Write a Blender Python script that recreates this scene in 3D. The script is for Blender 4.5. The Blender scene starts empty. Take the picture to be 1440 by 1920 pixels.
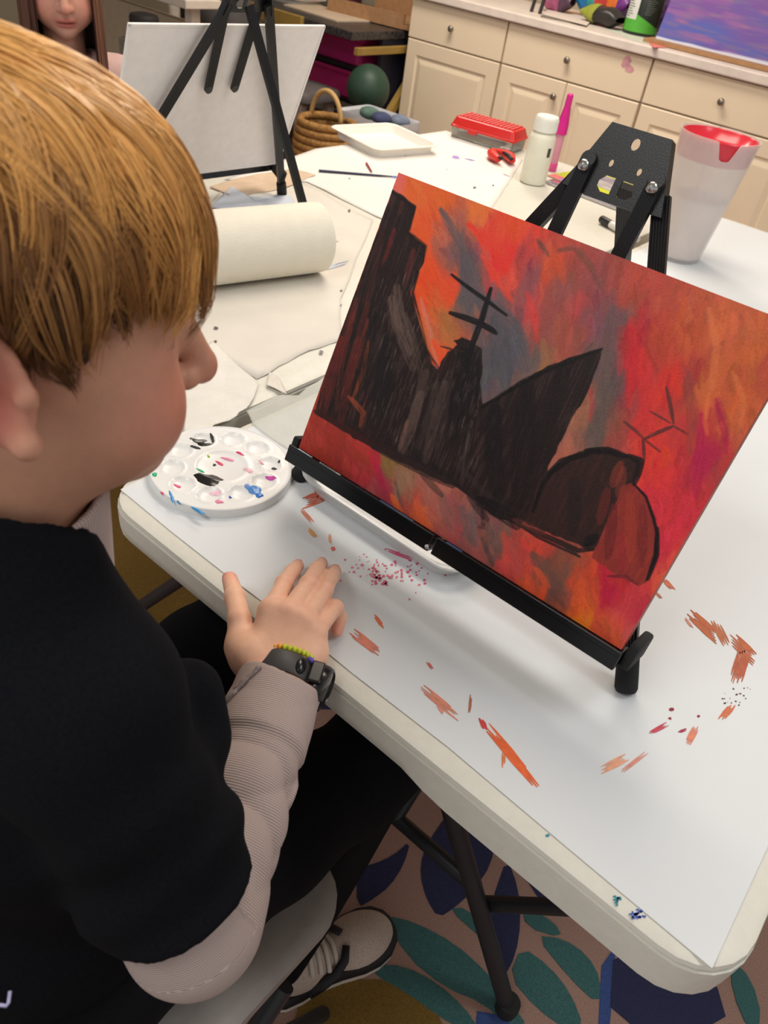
import bpy, bmesh, math, random
import numpy as np
from mathutils import Vector, Matrix

# ------------------------------------------------------------------ camera
F_PX = 1434.17            # focal length in pixels of a 1440 x 1920 frame
PITCH, ROLL, YAW = math.radians(39.10615), math.radians(9.76921), math.radians(-34.24820)
CAM = np.array([0.0, 0.0, 1.315])
TABLE_Z = 0.74


def cam_rows():
    c, s = math.cos, math.sin
    up = np.array([s(ROLL) * c(PITCH), -c(ROLL) * c(PITCH), -s(PITCH)])
    fwd = np.array([0, 0, 1.0])
    h = fwd - up * (fwd @ up)
    h /= np.linalg.norm(h)
    r = np.cross(h, up)
    if r[0] < 0:
        r = -r
    return np.array([c(YAW) * r + s(YAW) * h, -s(YAW) * r + c(YAW) * h, up])


ROWS = cam_rows()
scene = bpy.context.scene
cam_data = bpy.data.cameras.new('camera')
cam = bpy.data.objects.new('camera', cam_data)
scene.collection.objects.link(cam)
cam.matrix_world = Matrix([[*(ROWS[i, 0], -ROWS[i, 1], -ROWS[i, 2]), CAM[i]] for i in range(3)] + [[0, 0, 0, 1]])
cam_data.sensor_fit = 'VERTICAL'
cam_data.sensor_height = 36.0
cam_data.sensor_width = 27.0
cam_data.lens = F_PX / 1920 * 36.0
cam_data.clip_start = 0.02
cam_data.dof.use_dof = True
cam_data.dof.focus_distance = 0.86
cam_data.dof.aperture_fstop = 11.0
scene.camera = cam

# ------------------------------------------------------------------ light
scene.view_settings.view_transform = 'Standard'
scene.view_settings.look = 'None'
scene.view_settings.gamma = 1.0
scene.view_settings.use_curve_mapping = False
scene.view_settings.exposure = 0.0
world = bpy.data.worlds.new('room_air')
scene.world = world
world.use_nodes = True
bg = world.node_tree.nodes['Background']
bg.inputs[0].default_value = (0.98, 0.97, 0.96, 1)
bg.inputs[1].default_value = 0.50


def area_light(name, loc, target, sx, sy, watts, color):
    d = bpy.data.lights.new(name, 'AREA')
    d.shape = 'RECTANGLE'
    d.size, d.size_y, d.energy, d.color = sx, sy, watts, color
    o = bpy.data.objects.new(name, d)
    scene.collection.objects.link(o)
    o.location = loc
    o.rotation_euler = (Vector(target) - Vector(loc)).to_track_quat('-Z', 'Y').to_euler()
    return o


area_light('ceiling_lamp_warm', (-1.0, 1.7, 2.58), (-1.0, 1.7, 0), 1.2, 0.6, 26, (1.0, 0.88, 0.74))
area_light('ceiling_lamp_cool', (0.9, 1.5, 2.58), (0.9, 1.5, 0), 1.2, 0.6, 20, (0.90, 0.97, 1.0))
area_light('ceiling_lamp_rear', (-2.2, 3.0, 2.58), (-2.2, 3.0, 0), 1.2, 0.6, 46, (1.0, 0.90, 0.78))
area_light('near_fill', (-0.7, -0.75, 2.58), (-0.7, -0.75, 0), 1.2, 0.6, 24, (0.98, 0.97, 0.94))  # added fill on the camera side, brightens surfaces that face the camera

# ------------------------------------------------------------------ helpers
COL = scene.collection


def ray(px, py):
    v = ROWS @ np.array([px - 720.0, py - 960.0, F_PX])
    return v / np.linalg.norm(v)


def at_z(px, py, z):
    d = ray(px, py)
    return CAM + d * ((z - CAM[2]) / d[2])


def at_y(px, py, y):
    d = ray(px, py)
    return CAM + d * ((y - CAM[1]) / d[1])


def at_d(px, py, t):
    return CAM + ray(px, py) * t


def lin(c):
    return tuple(((v / 255) / 12.92 if v / 255 <= 0.04045 else ((v / 255 + 0.055) / 1.055) ** 2.4) for v in c)


def lin_np(a):
    a = np.asarray(a, float) / 255
    return np.where(a <= 0.04045, a / 12.92, ((a + 0.055) / 1.055) ** 2.4)


MATS = {}


def mat(name, color, rough=0.5, metal=0.0, spec=0.5, vary=0.06, scale=30.0, bump=0.0, bscale=200.0, trans=0.0, alpha=1.0,
        attr=None, sss=0.0, emit=None, ior=1.45, coat=0.0, sheen=0.0):
    """procedural material: base colour with noise variation, optional noise bump, optional colour attribute"""
    if name in MATS:
        return MATS[name]
    m = bpy.data.materials.new(name)
    m.use_nodes = True
    nt = m.node_tree
    b = nt.nodes['Principled BSDF']
    b.inputs['Roughness'].default_value = rough
    b.inputs['Metallic'].default_value = metal
    b.inputs['Specular IOR Level'].default_value = spec
    b.inputs['IOR'].default_value = ior
    b.inputs['Transmission Weight'].default_value = trans
    b.inputs['Alpha'].default_value = alpha
    b.inputs['Coat Weight'].default_value = coat
    b.inputs['Sheen Weight'].default_value = sheen
    if sss:
        b.inputs['Subsurface Weight'].default_value = sss
        b.inputs['Subsurface Radius'].default_value = (1.0, 0.35, 0.2)
        b.inputs['Subsurface Scale'].default_value = 0.004
    c = lin(color)
    tc = nt.nodes.new('ShaderNodeTexCoord')
    nz = nt.nodes.new('ShaderNodeTexNoise')
    nz.inputs['Scale'].default_value = scale
    nz.inputs['Detail'].default_value = 4
    nt.links.new(tc.outputs['Object'], nz.inputs['Vector'])
    mx = nt.nodes.new('ShaderNodeMix')
    mx.data_type = 'RGBA'
    mx.blend_type = 'MULTIPLY'
    mx.inputs[0].default_value = 1.0
    rp = nt.nodes.new('ShaderNodeMapRange')
    rp.inputs[1].default_value, rp.inputs[2].default_value = 0.3, 0.7
    rp.inputs[3].default_value, rp.inputs[4].default_value = 1 - vary, 1 + vary
    nt.links.new(nz.outputs['Fac'], rp.inputs[0])
    nt.links.new(rp.outputs[0], mx.inputs[7])
    if attr:
        at = nt.nodes.new('ShaderNodeAttribute')
        at.attribute_name = attr
        nt.links.new(at.outputs['Color'], mx.inputs[6])
    else:
        mx.inputs[6].default_value = (*c, 1)
    nt.links.new(mx.outputs[2], b.inputs['Base Color'])
    if emit:
        b.inputs['Emission Color'].default_value = (*lin(emit[0]), 1)
        b.inputs['Emission Strength'].default_value = emit[1]
    if bump:
        n2 = nt.nodes.new('ShaderNodeTexNoise')
        n2.inputs['Scale'].default_value = bscale
        n2.inputs['Detail'].default_value = 3
        nt.links.new(tc.outputs['Object'], n2.inputs['Vector'])
        bp = nt.nodes.new('ShaderNodeBump')
        bp.inputs['Strength'].default_value = bump
        bp.inputs['Distance'].default_value = 0.002
        nt.links.new(n2.outputs['Fac'], bp.inputs['Height'])
        nt.links.new(bp.outputs[0], b.inputs['Normal'])
    MATS[name] = m
    return m


def rotm(y, p, r):
    c, s = math.cos, math.sin
    Rz = np.array([[c(y), -s(y), 0], [s(y), c(y), 0], [0, 0, 1]])
    Ry = np.array([[c(p), 0, s(p)], [0, 1, 0], [-s(p), 0, c(p)]])
    Rx = np.array([[1, 0, 0], [0, c(r), -s(r)], [0, s(r), c(r)]])
    return Rz @ Ry @ Rx


def frame(d):
    d = np.asarray(d, float)
    d = d / np.linalg.norm(d)
    a = np.array([0, 0, 1.0]) if abs(d[2]) < 0.9 else np.array([1.0, 0, 0])
    u = np.cross(a, d)
    u /= np.linalg.norm(u)
    return u, np.cross(d, u), d


class MB:
    """collects shapes, then links them as one mesh object"""

    def __init__(self):
        self.v, self.f = [], []

    def add(self, vs, fs):
        o = len(self.v)
        self.v += [tuple(map(float, p)) for p in vs]
        self.f += [tuple(i + o for i in q) for q in fs]
        return self

    def box(self, c, s, R=None, bev=0.0):
        """box with optional chamfered edges, centre c, full size s"""
        c, h = np.asarray(c, float), np.asarray(s, float) / 2
        R = np.eye(3) if R is None else np.asarray(R, float)
        if bev <= 0:
            vs = [R @ (h * np.array([x, y, z])) + c for x in (-1, 1) for y in (-1, 1) for z in (-1, 1)]
            return self.add(vs, [(0, 1, 3, 2), (4, 6, 7, 5), (0, 4, 5, 1), (2, 3, 7, 6), (0, 2, 6, 4), (1, 5, 7, 3)])
        b = min(bev, *(h * 0.95))
        bm = bmesh.new()
        bmesh.ops.create_cube(bm, size=1.0)
        for v in bm.verts:
            v.co = Vector([v.co[i] * 2 * h[i] for i in range(3)])
        bmesh.ops.bevel(bm, geom=list(bm.edges), offset=b, segments=2, affect='EDGES', profile=0.5)
        bm.verts.index_update()
        vs = [R @ np.array(v.co) + c for v in bm.verts]
        fs = [tuple(v.index for v in f.verts) for f in bm.faces]
        bm.free()
        return self.add(vs, fs)

    def prism(self, poly, z0, z1, R=None, o=(0, 0, 0)):
        """extrude a 2-D outline from z0 to z1 in frame R at o"""
        R = np.eye(3) if R is None else np.asarray(R, float)
        o = np.asarray(o, float)
        n = len(poly)
        area = sum(poly[i][0] * poly[(i + 1) % n][1] - poly[(i + 1) % n][0] * poly[i][1] for i in range(n))
        if area < 0:
            poly = poly[::-1]
        vs = [R @ np.array([p[0], p[1], z]) + o for z in (z0, z1) for p in poly]
        fs = [tuple(range(n))[::-1], tuple(range(n, 2 * n))] + [(i, (i + 1) % n, n + (i + 1) % n, n + i) for i in range(n)]
        return self.add(vs, fs)

    def tube(self, pts, r, n=8, caps=True, flat=1.0, up=None):
        """tube along pts; r number or list; flat squashes the second axis"""
        pts = [np.asarray(p, float) for p in pts]
        k = len(pts)
        rs = [r] * k if np.isscalar(r) else list(r)
        vs, fs = [], []
        pu = None
        for i, p in enumerate(pts):
            d = pts[min(i + 1, k - 1)] - pts[max(i - 1, 0)]
            d = d / (np.linalg.norm(d) + 1e-12)
            if up is not None:
                u = np.cross(up, d)
                u /= np.linalg.norm(u) + 1e-12
            elif pu is None:
                u = frame(d)[0]
            else:
                u = pu - d * (pu @ d)
                u /= np.linalg.norm(u) + 1e-12
            pu = u
            w = np.cross(d, u)
            for j in range(n):
                a = 2 * math.pi * (j + 0.5) / n
                vs.append(p + rs[i] * (math.cos(a) * u + flat * math.sin(a) * w))
        for i in range(k - 1):
            for j in range(n):
                fs.append((i * n + j, i * n + (j + 1) % n, (i + 1) * n + (j + 1) % n, (i + 1) * n + j))
        if caps:
            fs.append(tuple(range(n))[::-1])
            fs.append(tuple(range((k - 1) * n, k * n)))
        return self.add(vs, fs)

    def lathe(self, prof, c=(0, 0, 0), n=32, axis=(0, 0, 1), sx=1.0, sy=1.0):
        """revolve (radius, height) profile"""
        u, w, d = frame(axis)
        if abs(axis[2]) > 0.999:
            u, w, d = np.array([1.0, 0, 0]), np.array([0, 1.0, 0]), np.array([0, 0, 1.0])
        c = np.asarray(c, float)
        vs, fs = [], []
        k = len(prof)
        for (r, h) in prof:
            for j in range(n):
                a = 2 * math.pi * j / n
                vs.append(c + d * h + max(r, 1e-5) * (sx * math.cos(a) * u + sy * math.sin(a) * w))
        for i in range(k - 1):
            for j in range(n):
                fs.append((i * n + j, i * n + (j + 1) % n, (i + 1) * n + (j + 1) % n, (i + 1) * n + j))
        return self.add(vs, fs)

    def ball(self, c, r, n=16, R=None):
        r = np.array([r, r, r]) if np.isscalar(r) else np.asarray(r, float)
        R = np.eye(3) if R is None else R
        vs, fs = [], []
        m = n // 2
        for i in range(m + 1):
            t = math.pi * i / m
            for j in range(n):
                a = 2 * math.pi * j / n
                vs.append(np.asarray(c) + R @ (r * np.array([math.sin(t) * math.cos(a), math.sin(t) * math.sin(a), math.cos(t)])))
        for i in range(m):
            for j in range(n):
                fs.append((i * n + j, (i + 1) * n + j, (i + 1) * n + (j + 1) % n, i * n + (j + 1) % n))
        return self.add(vs, fs)

    def grid(self, P):
        """P: array (a, b, 3) of points"""
        a, b = P.shape[:2]
        vs = P.reshape(-1, 3)
        fs = [(i * b + j, (i + 1) * b + j, (i + 1) * b + j + 1, i * b + j + 1) for i in range(a - 1) for j in range(b - 1)]
        return self.add(vs, fs)

    def build(self, name, m, parent=None, smooth=False, loc=None):
        me = bpy.data.meshes.new(name)
        me.from_pydata(self.v, [], self.f)
        me.validate()
        me.update()
        return link_mesh(name, me, m, parent, smooth, loc)


def link_mesh(name, me, m, parent=None, smooth=False, loc=None):
    """link a mesh; world coordinates are kept, origin moves to loc (things) or the parent"""
    if m is not None:
        for mm in (m if isinstance(m, (list, tuple)) else [m]):
            me.materials.append(mm)
    o = bpy.data.objects.new(name, me)
    COL.objects.link(o)
    if parent is not None:
        o.parent = parent
        off = Vector(WORLD_LOC[parent.name])
    else:
        off = Vector(loc) if loc is not None else Vector((0, 0, 0))
        if loc is not None:
            o.location = off
    if off.length > 0:
        me.transform(Matrix.Translation(-off))
    WORLD_LOC[o.name] = tuple(off)
    if smooth is True:
        me.polygons.foreach_set('use_smooth', [True] * len(me.polygons))
    elif smooth:
        me.polygons.foreach_set('use_smooth', [True] * len(me.polygons))
        me.set_sharp_from_angle(angle=math.radians(smooth))
    return o


WORLD_LOC = {}


def tag(o, label=None, cat=None, group=None, kind=None):
    if label:
        o['label'] = label
    if cat:
        o['category'] = cat
    if group:
        o['group'] = group
    if kind:
        o['kind'] = kind
    return o


def thing(name, label, cat, loc, group=None):
    o = bpy.data.objects.new(name, None)
    COL.objects.link(o)
    o.location = loc
    o.empty_display_size = 0.05
    WORLD_LOC[o.name] = tuple(loc)
    return tag(o, label, cat, group)


def struct(o):
    o['kind'] = 'structure'
    return o


def set_colors(me, cols, name='Col'):
    a = me.color_attributes.new(name, 'FLOAT_COLOR', 'POINT')
    c = np.ones((len(me.vertices), 4), np.float32)
    c[:, :3] = cols
    a.data.foreach_set('color', c.ravel())


# ------------------------------------------------------------------ implicit surfaces
def smin(a, b, k):
    h = np.clip(0.5 + 0.5 * (b - a) / k, 0, 1)
    return b + (a - b) * h - k * h * (1 - h)


def smax(a, b, k):
    return -smin(-a, -b, k)


def sd_ell(P, c, r, R=None):
    q = P - np.asarray(c, np.float32)
    if R is not None:
        q = q @ np.asarray(R, np.float32)
    r = np.asarray(r, np.float32)
    k0 = np.sqrt(((q / r) ** 2).sum(1))
    k1 = np.sqrt(((q / (r * r)) ** 2).sum(1)) + 1e-9
    return k0 * (k0 - 1) / k1


def sd_cap(P, a, b, ra, rb):
    a, b = np.asarray(a, np.float32), np.asarray(b, np.float32)
    ab = b - a
    t = np.clip(((P - a) @ ab) / (ab @ ab + 1e-12), 0, 1)
    return np.linalg.norm(P - a - t[:, None] * ab, axis=1) - (ra + (rb - ra) * t)


def sd_sph(P, c, r):
    return np.linalg.norm(P - np.asarray(c, np.float32), axis=1) - r


def surface(fn, lo, hi, h):
    """surface nets: verts (n,3), quads (m,4) of the zero level of fn"""
    lo, hi = np.asarray(lo, float), np.asarray(hi, float)
    n = np.ceil((hi - lo) / h).astype(int) + 1
    ax = [lo[i] + h * np.arange(n[i]) for i in range(3)]
    V = np.empty(n, np.float32)
    step = max(1, int(600000 / (n[1] * n[2])))
    YZ = np.stack(np.meshgrid(ax[1], ax[2], indexing='ij'), -1).reshape(-1, 2).astype(np.float32)
    for i in range(0, n[0], step):
        xs = ax[0][i:i + step]
        P = np.empty((len(xs), len(YZ), 3), np.float32)
        P[:, :, 0] = xs[:, None]
        P[:, :, 1:] = YZ
        V[i:i + step] = fn(P.reshape(-1, 3)).reshape(len(xs), n[1], n[2])
    S = V < 0
    m = n - 1
    cnt = np.zeros(m, np.int8)
    acc = np.zeros((*m, 3), np.float32)
    for d in range(3):
        A = [slice(None)] * 3
        B = [slice(None)] * 3
        A[d], B[d] = slice(0, -1), slice(1, None)
        va, vb = V[tuple(A)], V[tuple(B)]
        cross = S[tuple(A)] != S[tuple(B)]
        t = np.where(cross, va / np.where(cross, va - vb, 1), 0)
        o1, o2 = [k for k in range(3) if k != d]
        for p in (0, 1):
            for q in (0, 1):
                sl = [slice(None)] * 3
                sl[o1] = slice(p, p + m[o1])
                sl[o2] = slice(q, q + m[o2])
                c = cross[tuple(sl)]
                cnt += c
                acc[..., d] += np.where(c, t[tuple(sl)], 0)
                acc[..., o1] += c * p
                acc[..., o2] += c * q
    act = cnt > 0
    idx = -np.ones(m, np.int64)
    idx[act] = np.arange(act.sum())
    ijk = np.argwhere(act)
    verts = lo + h * (ijk + acc[act] / cnt[act][:, None])
    quads = []
    for d in range(3):
        o1, o2 = (d + 1) % 3, (d + 2) % 3
        A = [slice(None)] * 3
        B = [slice(None)] * 3
        A[d], B[d] = slice(0, -1), slice(1, None)
        e = np.argwhere(S[tuple(A)] != S[tuple(B)])
        e = e[(e[:, o1] > 0) & (e[:, o2] > 0) & (e[:, o1] < m[o1]) & (e[:, o2] < m[o2])]
        u1, u2 = np.zeros(3, int), np.zeros(3, int)
        u1[o1], u2[o2] = 1, 1
        g = lambda k: idx[k[:, 0], k[:, 1], k[:, 2]]
        q = np.stack([g(e), g(e - u1), g(e - u1 - u2), g(e - u2)], 1)
        fl = ~S[e[:, 0], e[:, 1], e[:, 2]]
        q[fl] = q[fl][:, ::-1]
        quads.append(q[(q >= 0).all(1)])
    return verts.astype(np.float32), np.concatenate(quads)


def np_mesh(name, verts, quads):
    me = bpy.data.meshes.new(name)
    me.vertices.add(len(verts))
    me.vertices.foreach_set('co', np.asarray(verts, np.float32).ravel())
    k = quads.shape[1]
    me.loops.add(len(quads) * k)
    me.loops.foreach_set('vertex_index', quads.ravel().astype(np.int32))
    me.polygons.add(len(quads))
    me.polygons.foreach_set('loop_start', np.arange(len(quads), dtype=np.int32) * k)
    me.polygons.foreach_set('loop_total', np.full(len(quads), k, np.int32))
    me.update(calc_edges=True)
    me.validate()
    return me
# ------------------------------------------------------------------ setting
rng = random.Random(7)
nrg = np.random.default_rng(7)

M_CARPET = mat('carpet', (158, 124, 110), rough=0.95, vary=0.25, scale=500, bump=0.6, bscale=900)
fl = MB().box((-1.5, 1.9, -0.02), (10.0, 5.6, 0.04)).build('floor', M_CARPET)
struct(fl)
M_WALL = mat('wall_paint', (176, 164, 142), rough=0.9, vary=0.04, scale=3)
struct(MB().box((-1.5, 4.52, 1.3), (10.0, 0.1, 2.6)).build('wall_back', M_WALL))
struct(MB().box((-6.5, 1.9, 1.3), (0.1, 5.3, 2.6)).build('wall_left', M_WALL))
struct(MB().box((-1.5, 1.9, 2.65), (10.0, 5.6, 0.06)).build('ceiling', mat('ceiling_paint', (225, 220, 210), rough=0.95)))
struct(MB().box((-4.7, 4.455, 0.05), (3.3, 0.03, 0.1), bev=0.008).build('baseboard_back', mat('trim_white', (205, 200, 190), rough=0.5)))


# flat leaf print of the carpet
def leaf_print(name, polys, color):
    b = MB()
    for i, poly in enumerate(polys):
        b.prism([(p[0], p[1]) for p in poly], 0.0, 0.0008 + 0.0002 * i)
    o = b.build(name, mat(name, color, rough=0.95, vary=0.3, scale=500, bump=0.6, bscale=900), fl)
    o['kind'] = 'stuff'
    return o


def fz(pts):
    return [tuple(at_z(x, y, 0)[:2]) for x, y in pts]


def c4(pts):           # outlines read off a close look at the photograph's lower right
    return fz([(700 + x * 0.5139, 1400 + y * 0.5139) for x, y in pts])


def smooth_poly(p, it=1):
    for _ in range(it):
        q = []
        for i in range(len(p)):
            a, b = np.array(p[i]), np.array(p[(i + 1) % len(p)])
            q += [tuple(0.75 * a + 0.25 * b), tuple(0.25 * a + 0.75 * b)]
        p = q
    return p


WORLD_LOC[fl.name] = (0, 0, 0)
navy = [c4(q) for q in (
    [(488, 405), (530, 520), (538, 640), (520, 760), (472, 852), (425, 770), (408, 660), (440, 540)],
    [(300, 215), (380, 240), (445, 330), (430, 430), (370, 520), (300, 585), (238, 626), (195, 560), (170, 470), (180, 390), (230, 300)],
    [(0, 430), (70, 400), (137, 342), (112, 430), (60, 510), (0, 556), (-60, 590), (-60, 440)],
    [(520, 400), (610, 440), (720, 540), (735, 600), (650, 600), (575, 520)],
    [(880, 700), (1240, 830), (1300, 1040), (858, 1040)])]
navy.append(fz([(250, 1150), (330, 1200), (330, 1330), (250, 1330)]))
navy.append(fz([(420, 1300), (470, 1290), (470, 1400), (420, 1400)]))
navy.append(fz([(570, 1200), (640, 1200), (660, 1330), (560, 1330)]))
leaf_print('carpet_print_navy', [smooth_poly(q) for q in navy], (40, 42, 74))
teal = [c4(q) for q in (
    [(40, 615), (150, 640), (300, 720), (420, 830), (490, 920), (570, 1030), (500, 1030), (400, 935), (260, 880), (120, 765)],
    [(0, 795), (110, 800), (230, 860), (330, 950), (385, 1030), (320, 1030), (240, 985), (130, 905), (0, 830)],
    [(540, 730), (640, 800), (720, 900), (770, 1030), (700, 1030), (600, 960), (495, 840)],
    [(690, 700), (780, 760), (830, 850), (822, 945), (720, 850), (590, 690)],
    [(270, 590), (340, 590), (430, 680), (420, 720)],
    [(1300, 770), (1380, 850), (1420, 1000), (1370, 1040), (1310, 900)],
    [(540, 580), (660, 640), (690, 700), (560, 660)])]
for i in range(26):   # the print goes on beyond the frame
    cx, cy, a = rng.uniform(0.35, 2.2), rng.uniform(-0.4, 2.4), rng.uniform(0, 6.28)
    u, w = np.array([math.cos(a), math.sin(a)]), np.array([-math.sin(a), math.cos(a)])
    teal.append([tuple(np.array([cx, cy]) + u * l + w * k) for l, k in ((-0.16, 0), (-0.05, 0.035), (0.06, 0.03), (0.17, 0), (0.06, -0.03), (-0.05, -0.03))])
leaf_print('carpet_print_teal', [smooth_poly(q) for q in teal], (58, 98, 96))
leaf_print('carpet_print_blue', [c4([(832, 800), (885, 725), (862, 1030), (820, 1030)]), c4([(378, 965), (490, 985), (500, 1030), (372, 1030)])], (56, 76, 128))
yel = [smooth_poly(c4([(-260, 900), (-100, 850), (60, 850), (150, 905), (230, 960), (262, 1040), (-300, 1040)])),
       fz([(100, 860), (430, 860), (430, 1120), (330, 1190), (200, 1160), (100, 1100)])]
leaf_print('carpet_print_yellow', yel, (116, 88, 32))
leaf_print('carpet_print_pink', [fz([(284, 1105), (320, 1092), (339, 1113), (318, 1126)]), fz([(425, 1275), (470, 1275), (470, 1320), (412, 1328)])], (196, 150, 134))

# ------------------------------------------------------------------ folding tables
M_PLASTIC = mat('table_plastic', (214, 211, 199), rough=0.42, vary=0.03, scale=90, bump=0.15, bscale=600)
M_DARKSTEEL = mat('dark_steel', (42, 43, 46), rough=0.45, metal=0.3)


def round_rect(x0, x1, y0, y1, r, n=7):
    pts = []
    for cx, cy, a0 in ((x1 - r, y0 + r, -90), (x1 - r, y1 - r, 0), (x0 + r, y1 - r, 90), (x0 + r, y0 + r, 180)):
        for k in range(n):
            a = math.radians(a0 + 90 * k / (n - 1))
            pts.append((cx + r * math.cos(a), cy + r * math.sin(a)))
    return pts


def loft(b, layers):
    n = len(layers[0])
    vs = [p for L in layers for p in L]
    fs = [tuple(range(n)), tuple(range((len(layers) - 1) * n, len(layers) * n))[::-1]]
    for i in range(len(layers) - 1):
        for j in range(n):
            fs.append((i * n + j, (i + 1) * n + j, (i + 1) * n + (j + 1) % n, i * n + (j + 1) % n))
    b.add(vs, fs)


def folding_table(x0, x1, y0, y1, label):
    t = thing('folding_table', label, 'table', ((x0 + x1) / 2, (y0 + y1) / 2, 0))
    b = MB()
    L = []
    for ins, z in ((0.03, 0.7395), (0.006, 0.7395), (0.001, 0.7375), (0.0, 0.733), (0.0035, 0.7318), (0.0035, 0.7305), (-0.001, 0.7295), (-0.001, 0.712), (-0.0005, 0.7), (0.004, 0.694), (0.02, 0.694)):
        L.append([(x, y, z - (0.011 if (z < 0.705 and x > x0 + (x1 - x0) * 0.64 and y < y0 + 0.2) else 0)) for x, y in round_rect(x0 + ins, x1 - ins, y0 + ins, y1 - ins, 0.056)])
    # extra points along the front edge let the deeper skirt start part-way
    L2 = []
    for lay in L:
        z = lay[3][2]
        front = []
        P = lay[-1]
        Q = lay[0]
        for k in range(1, 24):
            x = P[0] + (Q[0] - P[0]) * k / 24
            f = min(1, max(0, (x - (x0 + (x1 - x0) * 0.60)) / 0.05))
            f = f * f * (3 - 2 * f)
            zz = P[2] + (0.0 if P[2] > 0.705 else -0.011 * f)
            front.append((x, P[1], zz))
        L2.append(lay + front)
    loft(b, L2)
    b.build('tabletop', M_PLASTIC, t, smooth=35)
    for ya in ((y0 + 0.18 if x1 > 0 else y0 + 0.06), y1 - 0.2):
        yb = ya + 0.02
        xc = (x0 + x1) / 2
        for sx in (x0 + 0.118, x1 - 0.118):
            b = MB()
            k_ = 1 if sx > xc else -1
            b.tube([(xc + k_ * 0.028, ya, 0.70), (xc + k_ * 0.030, ya, 0.50), (xc + k_ * 0.040, ya, 0.46), (sx, yb, 0.012)], 0.0135, 12)
            leg = b.build('leg', M_DARKSTEEL, t, smooth=40)
            MB().lathe([(0, 0), (0.017, 0), (0.018, 0.01), (0.017, 0.03), (0, 0.03)], (sx, yb, 0.0), 14).build('foot_cap', mat('black_rubber', (24, 24, 25), rough=0.8), leg, smooth=40)
        MB().tube([(xc - 0.135, ya + 0.012, 0.25), (xc + 0.135, ya + 0.012, 0.25)], 0.011, 10).build('crossbar', M_DARKSTEEL, t, smooth=40)
        s = 1 if ya < 1 else -1
        MB().tube([(xc, ya + 0.01, 0.25), (xc, ya + s * 0.38, 0.69)], 0.010, 10).build('brace', M_DARKSTEEL, t, smooth=40)
        MB().tube([(xc + 0.165, yb + 0.012, 0.195), (xc + 0.335, yb + 0.03, 0.418), (xc + 0.35, yb + 0.035, 0.69)], 0.0115, 10).build('side_stay', M_DARKSTEEL, t, smooth=40)
    return t


T1 = (-0.640, 0.120, 0.360, 2.26)
T2 = (-1.455, -0.668, 0.425, 2.26)
folding_table(*T1, 'white plastic folding table with the red painting on it')
folding_table(*T2, 'white plastic folding table on the left under paper sheets')

# paper on the near table (its left part narrows toward the corner, as in the photo)
M_PAPER = mat('white_paper', (216, 219, 221), rough=0.6, vary=0.02, scale=6)
PAPER_Z = 0.7403


def sheet(b, poly, z, th=0.0004):
    b.prism([(p[0], p[1]) for p in poly], z, z + th)


corner = at_z(1335, 1816, PAPER_Z)
left_a = at_z(232, 927, PAPER_Z)
b = MB()
sheet(b, [tuple(at_z(226, 918, PAPER_Z)[:2]), tuple(at_z(320, 996, PAPER_Z)[:2]), tuple(at_z(418, 1073, PAPER_Z)[:2]), tuple(at_z(545, 1168, PAPER_Z)[:2]), tuple(at_z(660, 1262, PAPER_Z)[:2]),
          tuple(at_z(839, 1400, PAPER_Z)[:2]), tuple(at_z(1080, 1603, PAPER_Z)[:2]), (corner[0], corner[1]), (T1[1] - 0.022, 2.0), (T1[1] - 0.03, T1[3] - 0.02), (T1[0] + 0.02, T1[3] - 0.02), (T1[0] + 0.012, 0.55)], PAPER_Z)
paper = b.build('paper_cover', M_PAPER, loc=(-0.25, 1.2, PAPER_Z))
tag(paper, 'large white paper covering the table under the red painting', 'paper')
WORLD_LOC[paper.name] = (-0.25, 1.2, PAPER_Z)
ZS = PAPER_Z + 0.0006

PAINTS = {}


def paint_mat(c):
    k = tuple(int(v) // 8 * 8 for v in c)
    if k not in PAINTS:
        PAINTS[k] = mat('dried_paint_%d_%d_%d' % k, k, rough=0.4, vary=0.12, scale=150)
    return PAINTS[k]


def smear(x0, y0, x1, y1, w, color, n=5, parent=None, z=ZS, seed=0, name='paint_smear'):
    """dry brush mark between two photo points: a few ragged slivers lying on the paper"""
    r = random.Random(seed * 131 + int(x0 * 7 + y0))
    b = MB()
    d = np.array([x1 - x0, y1 - y0], float)
    ln = np.linalg.norm(d) + 1e-6
    d /= ln
    pr = np.array([-d[1], d[0]])
    for k in range(n):
        f = (k + 0.5) / n - 0.5
        a0, a1 = r.uniform(0, 0.28) * ln, ln * r.uniform(0.72, 1.0)
        hw = w / n * r.uniform(0.4, 0.85)
        pts = []
        m = 5
        for s in (1, -1):
            for i in range(m + 1):
                t = i / m if s == 1 else 1 - i / m
                q = np.array([x0, y0]) + d * (a0 + (a1 - a0) * t) + pr * (f * w + s * hw * (math.sin(math.pi * min(max(t, 0.04), 0.96)) ** 0.6) * r.uniform(0.7, 1.1))
                pts.append(q)
        P = [tuple(at_z(q[0], q[1], z)[:2]) for q in pts]
        b.prism(P, z - 0.0001 * 0, z + 0.00025 + 0.00002 * k)
    return b.build(name, paint_mat(color), parent or paper)


def specks(pts, color, r=2.5, parent=None, z=ZS, name='paint_spatter'):
    b = MB()
    q = random.Random(len(pts))
    for (x, y, s) in pts:
        m = 7
        P = [tuple(at_z(x + s * r * math.cos(6.283 * i / m) * q.uniform(0.6, 1.2), y + s * r * 0.75 * math.sin(6.283 * i / m) * q.uniform(0.6, 1.2), z)[:2]) for i in range(m)]
        b.prism(P, z, z + 0.0003)
    o = b.build(name, paint_mat(color), parent or paper)
    o['kind'] = 'stuff'
    return o


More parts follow.
